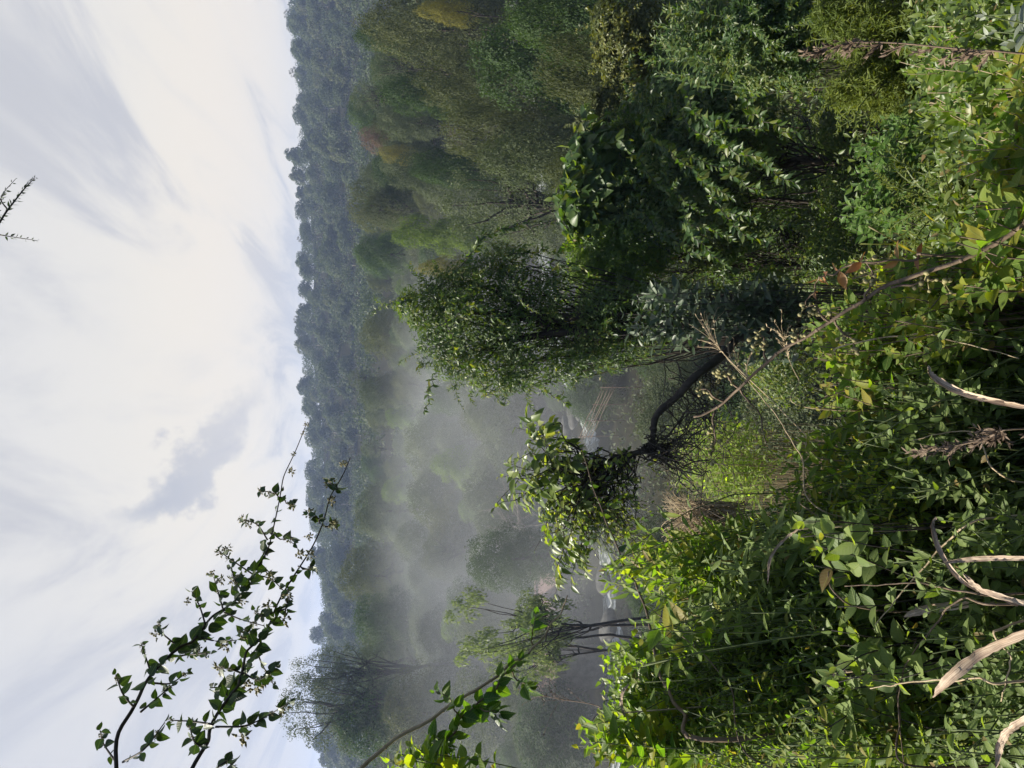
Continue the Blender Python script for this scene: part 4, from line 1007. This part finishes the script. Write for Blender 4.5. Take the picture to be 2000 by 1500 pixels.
bush('sunlit_weed', 'sunlit weed with sharp yellow green leaves standing before the dark hollow', [(1560, 900, 40, 50), (1600, 960, 50, 50), (1540, 980, 40, 40), (1640, 880, 50, 50), (1510, 1010, 20, 30)], (1.9, 2.3), 93, 0.052, (LANCE, .34), 'broad', nodes=7, leaf_len=.30)
bush('sunlit_weed', 'cluster of oval yellow green leaves beneath the berried cane', [(1600, 640, 36, 50), (1640, 700, 50, 50), (1620, 770, 40, 40), (1690, 650, 50, 50), (1580, 690, 16, 20)], (1.75, 2.05), 85, 0.043, (OVATE, .5), 'broad', 'cane', nodes=6, leaf_len=.24, opp=True)
bush('oval_leaved_climber', 'climber with plump oval leaves along the thick end of the berried cane', [(1730, 560, 50, 40), (1680, 530, 40, 30), (1780, 600, 50, 50), (1830, 540, 50, 50), (1760, 660, 50, 50)], (1.6, 1.9), 85, 0.038, (OVATE, .55), 'broad', 'cane', nodes=6, leaf_len=.22)
bush('oval_leaved_climber', 'large deep green leaves at the foot of the reddish leaf sprig', [(1900, 460, 40, 50), (1950, 520, 40, 50), (1880, 560, 50, 40), (1960, 440, 40, 40)], (1.4, 1.65), 34, 0.045, (OVATE, .55), 'broad', 'cane', nodes=5, leaf_len=.2)
bush('fine_leaved_weed', 'backlit mass of fine bright leaves in the middle of the near bank', [(1850, 720, 80, 90), (1800, 820, 70, 80), (1900, 850, 80, 80), (1930, 640, 60, 70), (1780, 740, 40, 60), (1950, 940, 50, 60)], (1.7, 2.2), 231, 0.044, (LANCE, .3), 'small', nodes=13, leaf_len=.34)
bush('grey_leaved_weed', 'weed with dull grey green leaves amid the fine bright ones', [(1760, 760, 50, 40), (1820, 660, 40, 40), (1720, 860, 50, 50), (1860, 780, 40, 40), (1780, 940, 50, 60)], (1.5, 1.8), 76, 0.034, (OVATE, .46), 'sage', nodes=5, leaf_len=.24)
bush('tangled_bush', 'tangle of mixed leaves between the sunlit weed and the dry curled blades', [(1680, 1000, 60, 60), (1740, 940, 60, 50), (1660, 930, 40, 40), (1760, 1040, 60, 50), (1840, 980, 60, 60)], (1.65, 2.1), 312, 0.036, (LANCE, .36), 'lance', nodes=9, leaf_len=.34)
bush('grey_leaved_weed', 'grey leaved weed in the shade among the dry grass stalks', [(1800, 1120, 60, 60), (1880, 1060, 60, 60), (1940, 1020, 40, 60), (1820, 1220, 60, 60), (1960, 1100, 40, 50)], (1.35, 1.7), 162, 0.035, (OVATE, .5), 'sage', nodes=6, leaf_len=.26)
bush('grey_leaved_weed', 'sparse weed with hanging leaves in the darkest corner', [(1900, 1330, 70, 70), (1950, 1440, 40, 50), (1840, 1460, 50, 40), (1960, 1250, 40, 40)], (1.2, 1.5), 76, 0.034, (OVATE, .46), 'sage', nodes=5, leaf_len=.26, droop=.6)
bush('trailing_vine', 'trailing vine with little heart leaves in front of the feathery conifer', [(1800, 130, 40, 30), (1850, 190, 50, 40), (1880, 100, 50, 50), (1840, 60, 30, 40), (1900, 230, 40, 40), (1840, 240, 24, 24), (1770, 130, 20, 20)], (2.3, 2.8), 74, .046, (HEART, .62), 'small', 'tan_cane', nodes=8, leaf_len=.34, opp=True)
bush('trailing_vine', 'trailing vine with pale yellow leaves near the silver leaf spray', [(1940, 300, 40, 60), (1960, 200, 30, 50), (1900, 330, 40, 40), (1950, 130, 40, 40), (1960, 390, 30, 40)], (1.7, 2.2), 76, .046, (HEART, .6), 'broad', 'tan_cane', nodes=8, leaf_len=.32)
bush('yellow_leaved_sprig', 'sprig of soft yellow leaves below the dark leaved shrub', [(1905, 425, 26, 30), (1940, 350, 16, 20), (1870, 455, 12, 16)], (1.35, 1.5), 9, .052, (OVATE, .5), 'yellowleaf' if 'yellowleaf' in M else 'broad', 'cane', nodes=5, leaf_len=.18)
bush('silver_leaved_sprig', 'spray of silvery leaves at the very edge of the picture', [(1935, 40, 22, 16), (1925, 75, 18, 16), (1950, 60, 20, 20)], (1.3, 1.45), 4, .036, (OVATE, .4), 'silver', nodes=4, leaf_len=.16)
bush('bright_leaf_tuft', 'tuft of glossy bright leaves at the root of the long bare cane', [(775, 1480, 26, 30), (800, 1470, 20, 24), (760, 1510, 20, 30)], (1.6, 1.8), 14, .060, (OVATE, .5), 'broad', nodes=6, leaf_len=.2, root=(-1.35, 1.5), tight=.95)


# --- canes, stalks and dry leaves
def cane(name, label, cat, ctrl, r0, r1, mat, leaf=None, side=(), berries=None, group=None, n=50, w=.004):
    p = stalk_path(ctrl); g0 = p[0].copy(); gz = float(ground(g0[0], g0[1]))
    if gz < g0[2] - .05: p = np.vstack([[(g0[0] * 1.02, g0[1] + .02, gz - .03)], p])
    rt = p[0].copy(); o = empty(name, rt, label, cat, group); c = wob(poly(p - rt, n), w, 4, int(rng.integers(999))); sb = MB(); lb = MB(); bb = MB()
    sb.add(*tube(c, np.linspace(r0, r1, n), 7))
    for k in range(4, n - 2, 5): sb.add(*ball(c[k], np.interp(k, [0, n], [r0, r1]) * 1.25, k, 8, 6, .1))    # the nodes of the cane
    if leaf: set_leaves(lb, c, *leaf)
    for s in side:
        q = poly(stalk_path(s) - rt, 14); sb.add(*tube(wob(q, .004, 1, 7), np.linspace(r1 * 1.1, r1 * .5, 14), 5))
        if leaf: set_leaves(lb, q, leaf[0], leaf[1], 5, .3, 1)
        if berries:
            for k in range(berries):
                e = q[int(rng.integers(5, 14))] + rng.normal(size=3) * .009; bb.add(*ball(e, rng.uniform(.0035, .0055), k, 8, 6, .12)); bb.add(*tube([q[np.argmin(((q - e) ** 2).sum(1))], e], .0011, 4))
            bb.build('bud_cluster', M['berry'], o); bb = MB()
    sb.build('stem', M[mat], o)
    if lb.V: lb.build('foliage', M[leaf_mat], o)
    return o


leaf_mat = 'vine_leaf'
cane('bare_cane', 'long straight bare tan cane slanting across the shaded left slope', 'cane', [(640, 1620, 1.7), (705, 1500, 1.75), (800, 1430, 1.8), (923, 1350, 1.85), (1000, 1299, 1.9), (1043, 1263, 1.9), (1072, 1230, 1.9), (1097, 1190, 1.92), (1109, 1162, 1.92)], .0058, .0014, 'tan_cane')
leaf_mat = 'dark_leaf'
cane('leafy_creeper', 'dark leafy creeper twining beside the long bare cane', 'climber', [(800, 1640, 1.75), (838, 1500, 1.78), (880, 1430, 1.8), (932, 1378, 1.84), (985, 1322, 1.88), (1035, 1272, 1.9)], .0042, .0018, 'cane', (.046, (OVATE, .62), 26, .3, .96, True, (75, 60), .5, .5, .5),
     side=([(900, 1400, 1.8), (880, 1370, 1.78), (850, 1350, 1.76)], [(932, 1378, 1.84), (960, 1390, 1.8), (985, 1395, 1.8)], [(1000, 1310, 1.9), (1020, 1335, 1.88), (1035, 1345, 1.86)], [(1043, 1265, 1.9), (1040, 1230, 1.9), (1046, 1200, 1.9)], [(870, 1450, 1.8), (840, 1440, 1.8)]))
leaf_mat = 'thicket'
cane('leaning_cane', 'thin dark stem with small leaves leaning before the crooked tree', 'cane', [(1420, 1440, 1.75), (1333, 1393, 1.85), (1287, 1300, 2.0), (1250, 1160, 2.15), (1213, 1090, 2.25), (1177, 1000, 2.35), (1137, 883, 2.45)], .0062, .0012, 'cane', (.028, (OVATE, .6), 14, .5, 1.0, True, (75, 60), .4, .5, .6),
     side=([(1213, 1090, 2.25), (1190, 1105, 2.25), (1175, 1125, 2.25)], [(1230, 1120, 2.2), (1262, 1098, 2.2), (1275, 1078, 2.2)], [(1200, 1060, 2.3), (1230, 1035, 2.3), (1270, 1005, 2.35)], [(1190, 1030, 2.3), (1165, 1050, 2.3), (1140, 1060, 2.3)], [(1177, 1000, 2.35), (1210, 975, 2.4)]))
leaf_mat = 'broad'
cane('berried_cane', 'thick brown cane with clusters of small buds slanting over the dark hollow', 'cane', [(2060, 420, 1.35), (1990, 452, 1.4), (1893, 500, 1.45), (1773, 543, 1.5), (1700, 580, 1.55), (1630, 620, 1.6), (1560, 667, 1.65), (1500, 707, 1.7), (1443, 757, 1.75), (1393, 802, 1.8), (1355, 814, 1.82)], .0050, .0026, 'cane', None,
     side=([(1443, 757, 1.75), (1420, 735, 1.75), (1402, 728, 1.76)], [(1413, 783, 1.78), (1385, 768, 1.78), (1360, 758, 1.78)], [(1445, 757, 1.75), (1475, 800, 1.74), (1497, 868, 1.72)], [(1396, 803, 1.8), (1395, 850, 1.8), (1388, 895, 1.8)], [(1500, 707, 1.7), (1490, 670, 1.7), (1480, 650, 1.7)], [(1620, 627, 1.6), (1595, 605, 1.6), (1573, 596, 1.6)], [(1690, 585, 1.55), (1700, 550, 1.55), (1690, 500, 1.55)], [(1740, 560, 1.52), (1800, 552, 1.5), (1850, 548, 1.5)],
           [(1630, 622, 1.6), (1655, 660, 1.6), (1675, 690, 1.6)], [(1565, 665, 1.65), (1550, 650, 1.65)]), berries=14)
leaf_mat = 'copper'
cane('copper_sprig', 'thin red stemmed sprig with copper coloured young leaves above the berried cane', 'sprig', [(1860, 500, 1.5), (1790, 503, 1.52), (1690, 515, 1.55), (1620, 533, 1.6), (1600, 548, 1.6), (1581, 578, 1.62), (1571, 603, 1.62)], .0026, .0010, 'copper_stem' if 'copper_stem' in M else 'cane', (.040, (LANCE, .42), 7, .25, .8, True, (70, 55), .2, .6, .5))


def panicle(name, label, ctrl, r, mat='straw', fan=16, spread=.16, frac=.3, group='dry grass stalks on the near bank', fuzz=0):
    p = stalk_path(ctrl); rt = np.array([p[0][0], p[0][1], float(ground(p[0][0], p[0][1]))])
    if rt[2] < p[0][2] - .05: p = np.vstack([[rt - [0, 0, .02]], p])
    o = empty(name, rt, label, 'grass', group); c = poly(p - rt, 40); mb = MB(); mb.add(*tube(c, np.linspace(r, r * .5, 40), 5)); mb.build('stalk', M[mat], o)
    mb = MB(); T = unit(c[-1] - c[-6]); k0 = int(40 * (1 - frac)) - 2; mb.add(*tube(c[k0:], np.linspace(r * .9, r * .6, 40 - k0), 5))
    for k in range(fan):
        i = int(40 * (1 - frac * rng.random())) - 1; L = spread * rng.uniform(.5, 1); d = unit(T + rng.normal(size=3) * .42); e = c[i] + d * L
        q = bez(c[i], c[i] + T * L * .4, e, 7); mb.add(*tube(q, np.linspace(r * .45, r * .25, 7), 4))
        m = 7 + fuzz; leaves(mb, STRAP, q[rng.integers(1, 7, m)], unit(d + rng.normal(size=(m, 3)) * .5), rdir(m), .010, .0028)
    mb.build('seed_head', M[mat], o)
    return o


panicle('dry_grass_stalk', 'dry open panicle of grass leaning left of the blue leaved shrub', [(1640, 900, 2.0), (1570, 845, 2.1), (1500, 775, 2.2), (1425, 703, 2.3), (1390, 662, 2.35)], .0022, fan=22, spread=.14)
panicle('dry_grass_stalk', 'upright wiry grass head beside the first bud cluster of the cane', [(1610, 800, 1.9), (1560, 740, 1.95), (1537, 690, 2.0), (1528, 655, 2.0)], .0014, fan=14, spread=.07)
panicle('dry_grass_stalk', 'thin brown grass stalk bending in the shade under the long bare cane', [(1230, 1420, 2.4), (1170, 1380, 2.5), (1090, 1365, 2.6), (1030, 1352, 2.7)], .0018, 'cane', fan=18, spread=.16, frac=.5)
panicle('dry_grass_stalk', 'furry brown grass plume leaning in front of the feathery conifer', [(2050, 110, 1.0), (1900, 98, 1.02), (1750, 84, 1.05), (1660, 84, 1.08), (1610, 100, 1.1)], .0015, 'cane', fan=30, spread=.035, frac=.75, fuzz=8)
panicle('dry_grass_stalk', 'furry brown grass plume low in the middle of the near bank', [(2060, 835, 1.0), (1960, 850, 1.02), (1880, 868, 1.05), (1800, 882, 1.1)], .0013, 'cane', fan=26, spread=.04, frac=.85, fuzz=8)
panicle('dry_grass_stalk', 'fine dead grass stalk rising beside the dry grass tuft', [(1560, 1100, 2.1), (1480, 1085, 2.2), (1430, 1070, 2.3), (1395, 1062, 2.4)], .0014, 'cane', fan=14, spread=.12, frac=.5)
for k, (c, lb) in enumerate([
        ([(1990, 1180, 1.25), (1880, 1172, 1.35), (1810, 1240, 1.4), (1755, 1350, 1.45), (1770, 1520, 1.4)], 'bent orange brown cane kinked in the shaded corner'),
        ([(1990, 940, 1.5), (1900, 845, 1.55), (1780, 860, 1.6)], 'straight pale straw stalk across the fine bright leaves'),
        ([(1960, 1010, 1.4), (1850, 1060, 1.45), (1760, 1160, 1.5), (1710, 1220, 1.5)], 'long pale straw stalk crossing the grey leaved weed'),
        ([(1960, 1160, 1.3), (1800, 1140, 1.4), (1650, 1145, 1.5)], 'straight green brown stalk through the tangled leaves'),
        ([(2000, 1330, 1.2), (1900, 1325, 1.25), (1760, 1335, 1.35), (1700, 1345, 1.4)], 'thin straw stalk behind the broken dead leaf'),
        ([(1990, 1215, 1.2), (1975, 1290, 1.22), (1955, 1370, 1.25)], 'pale stem of a hanging creeper in the dark corner'),
        ([(1800, 1500, 1.4), (1760, 1400, 1.45), (1755, 1350, 1.5), (1790, 1250, 1.5)], 'brown bent stalk in the leaves of the lower corner'),
        ([(1650, 1010, 1.8), (1560, 880, 1.9), (1500, 790, 2.0), (1420, 700, 2.1)], 'long thin straw stalk reaching toward the dry panicle'),
        ([(1520, 1500, 1.7), (1420, 1330, 1.8), (1330, 1240, 1.9), (1260, 1180, 2.0)], 'dark thin stalk lying across the lower corner bushes'),
        ([(1690, 1190, 1.6), (1620, 1040, 1.7), (1560, 980, 1.75)], 'dark wiry stalk behind the veined leaves'),
        ([(1660, 690, 1.8), (1760, 655, 1.7), (1840, 660, 1.6), (1990, 700, 1.5)], 'thin pale runner through the oval yellow green leaves')]):
    cane('dead_stalk', lb, 'stalk', c[::-1] if k in () else c, (.0024), .0009, 'straw' if 'straw' in lb or 'pale' in lb else 'cane', group='dead stalks on the near bank', w=.0015)


def dry_blade(label, ctrl, w, mat='dry_leaf', curl=.35, twist=.6):
    """a dead grass leaf: a curled strip with thickness"""
    p = stalk_path(ctrl); rt = np.array([p[-1][0], p[-1][1], float(ground(p[-1][0], p[-1][1]))]); o = empty('dead_leaf', rt, label, 'dead leaf', 'dead leaves on the near bank')
    c = poly(p - rt, 30); T = unit(np.gradient(c, axis=0)); view = unit(-(c + rt)); S = unit(np.cross(T, view)); N = np.cross(S, T)
    s = np.linspace(0, 1, 30); prof = np.interp(s, [0, .12, .35, .8, 1], [.06, .6, 1, .85, .5]) * (1 + .12 * np.sin(s * 31) * rng.random(30)); a = twist * np.sin(s * 4 + rng.uniform(0, 6))
    S2 = S * np.cos(a)[:, None] + N * np.sin(a)[:, None]; N2 = np.cross(S2, T); V = []
    for u in (-1, -.5, 0, .5, 1): V.append(c + S2 * (u * w * prof)[:, None] + N2 * (curl * w * u * u * prof + .0012 * rng.normal(size=30))[:, None])
    V = np.stack(V, 1); V2 = V + N2[:, None] * .0012; i = np.arange(29)[:, None] * 5 + np.arange(4)[None]; F = np.stack([i, i + 1, i + 6, i + 5], -1).reshape(-1, 4)
    A = np.zeros((150, 3)); A[:, 0] = rng.random(); A[:, 1] = np.repeat(s, 5); A[:, 2] = np.tile([-1, -.5, 0, .5, 1], 30)
    mb = MB(); mb.add(V.reshape(-1, 3), [F], 0, A); mb.add(V2.reshape(-1, 3), [F[:, ::-1]], 0, A); mb.build('blade', M[mat], o)
    st = MB(); g0 = c[-1]; st.add(*tube([g0 + T[-1] * -.01, g0 * [1, 1, .5], (0, 0, -.02)], [.002, .002, .0025], 5)); st.build('stalk', M['straw'], o)


dry_blade('broken tan dead leaf with a ragged tip, largest of the dead leaves', [(1822, 1362, 1.15), (1862, 1318, 1.12), (1925, 1268, 1.1), (2030, 1225, 1.05)], .0080)
dry_blade('long curved fawn dead leaf hooked at its tip amid fine bright leaves', [(1812, 716, 1.3), (1822, 738, 1.28), (1870, 764, 1.25), (1940, 780, 1.2), (2040, 798, 1.15)], .0055, curl=.8)
dry_blade('straight brown dead leaf strip above the curling dead blades', [(1838, 1100, 1.2), (1900, 1092, 1.18), (1960, 1090, 1.15), (2040, 1092, 1.1)], .0042, twist=.15)
dry_blade('arched tan dead blade curving over the grey leaved weed', [(1828, 1010, 1.25), (1820, 1030, 1.25), (1840, 1085, 1.22), (1890, 1140, 1.2), (1990, 1180, 1.15)], .0038, curl=.6)
dry_blade('pale dead blade lying across the dead stalks', [(1880, 1120, 1.2), (1920, 1150, 1.18), (2030, 1190, 1.12)], .0045)
dry_blade('small pale pointed dead leaf in the shaded tangle', [(1765, 1205, 1.5), (1800, 1192, 1.48), (1865, 1182, 1.45), (1900, 1180, 1.42)], .0085, twist=.2)
dry_blade('curled papery dead leaf among the bushes of the lower corner', [(1608, 1330, 1.55), (1630, 1322, 1.54), (1652, 1308, 1.53)], .0055)
dry_blade('thin grey dead leaf curling beside the rounded leaves', [(1230, 1335, 1.9), (1218, 1350, 1.9), (1214, 1375, 1.9), (1220, 1400, 1.9)], .0045)
dry_blade('long arching straw blade bridging to the veined leaves', [(1500, 1140, 1.7), (1505, 1090, 1.7), (1530, 1055, 1.7), (1565, 1028, 1.68)], .0032)
dry_blade('brown twisted dead leaf at the corner near the creeper stem', [(1945, 1500, 1.1), (1958, 1450, 1.1), (1985, 1418, 1.08), (2030, 1390, 1.05)], .0060)


# --- what nobody could count: grass and herbs knitted together over the bank
def undergrowth():
    mb = MB(); n = 74000
    D = np.where(rng.random(n) < .62, rng.uniform(1.15, 5.0, n), rng.uniform(5, 15, n)); x = rng.uniform(-.62, .62, n) * D; y = D * rng.uniform(.8, 1.0, n)
    h = rng.random(n) ** 1.5 * np.interp(y, [1, 2.2, 4, 7, 14], [.30, .52, .65, 1.3, 1.6])
    kp = ~((x > .2) & (y > 5.5) & (y < 11) & (rng.random(n) < .75)); x, y, h = x[kp], y[kp], h[kp]; n = len(x)
    pos = np.stack([x, y, ground(x, y) + h], -1); nor = unit(rdir(n) * .6 + [-.2, -.3, .8])
    L = rng.uniform(.022, .06, n) * np.interp(y, [1, 3, 7, 14], [.8, 1, 1.8, 2.6]); d = unit(rdir(n) + [0, 0, -.1])
    leaves(mb, LANCE, pos, d, nor, L, L * .38)
    tag(mb.build('undergrowth', M['small_dark']), 'low knitted herbs covering the near bank between the bushes', 'undergrowth', kind='stuff')
    mb = MB(); n = 1700
    y = rng.uniform(1.55, 3.8, n); x = rng.uniform(-.6, .16, n) * y; pos = np.stack([x, y, ground(x, y)], -1)
    d = unit(rng.normal(size=(n, 3)) * [.5, .5, .2] + [-.1, 0, 1]); L = rng.uniform(.3, .75, n)
    leaves(mb, BLADE, pos, d, rdir(n), L, rng.uniform(.002, .0048, n))
    tag(mb.build('wild_grass', M['grass']), 'thin green and straw grass blades between the bushes', 'grass', kind='stuff')


M['small_dark'] = leafmat('herb_leaf', [(0.036, 0.063, 0.015), (0.072, 0.116, 0.023), (0.120, 0.152, 0.032)], 0.4, 0.45, 0.5, tint=(2.3, 2.3, .5, 1), dead=True)
undergrowth()

#==MIST==


def mist_volume():
    """spray that rises from the falls and drifts up the gorge"""
    mb = MB(); V, F = ball((0, 0, 0), 1.0, 3, 32, 20, 0.06); V[:, 2] = np.where(V[:, 2] < 0, V[:, 2] * .5, V[:, 2])
    mb.add(V * np.array([68, 64, 19]) + np.array([-20, 94, -17]), F)
    o = mb.build('mist', None or [mistmat()]); tag(o, 'pale spray drifting up out of the gorge', 'mist', kind='stuff')


def mistmat():
    m = bpy.data.materials.new('spray'); m.use_nodes = True; t = NT(m.node_tree); t.n.clear(); o = t.node('ShaderNodeOutputMaterial')
    tcn = t.node('ShaderNodeTexCoord'); mp = t.node('ShaderNodeMapping'); mp.inputs['Scale'].default_value = (.055, .03, .075); mp.inputs['Rotation'].default_value = (0, R(22), 0)
    t.l.new(tcn.outputs['Object'], mp.inputs[0]); n = t.noise(mp.outputs[0], 1.0, 3, .55, .5)
    vm = t.node('ShaderNodeVectorMath', operation='SUBTRACT'); t.l.new(tcn.outputs['Object'], vm.inputs[0]); vm.inputs[1].default_value = (-20, 94, -20)
    v2 = t.node('ShaderNodeVectorMath', operation='DIVIDE'); t.l.new(vm.outputs[0], v2.inputs[0]); v2.inputs[1].default_value = (64, 60, 20)
    ln = t.node('ShaderNodeVectorMath', operation='LENGTH'); t.l.new(v2.outputs[0], ln.inputs[0])
    fall = t.smooth(ln.outputs['Value'], 1.0, .15)
    d = t.math('MULTIPLY', t.math('MULTIPLY', t.math('ADD', t.math('MULTIPLY', t.smooth(n, .25, .70), .70), .30), fall), MIST)
    pv = t.node('ShaderNodeVolumePrincipled'); pv.inputs['Color'].default_value = (.92, .96, 1, 1); pv.inputs['Anisotropy'].default_value = -.1
    t.l.new(d, pv.inputs['Density']); t.l.new(pv.outputs[0], o.inputs['Volume'])
    return m


MIST = 0.023
mist_volume()


def haze():
    m = bpy.data.materials.new('haze'); m.use_nodes = True; t = NT(m.node_tree); t.n.clear(); o = t.node('ShaderNodeOutputMaterial')
    pv = t.node('ShaderNodeVolumePrincipled'); pv.inputs['Color'].default_value = (.50, .64, 1, 1); pv.inputs['Density'].default_value = .00038; pv.inputs['Anisotropy'].default_value = .2
    t.l.new(pv.outputs[0], o.inputs['Volume'])
    mb = MB(); box(mb, (-3200, -80, -40), (3200, 2700, 64)); ob = mb.build('haze', m, smooth=False); tag(ob, 'thin blue air that veils the far hillside', 'haze', kind='stuff')


haze()
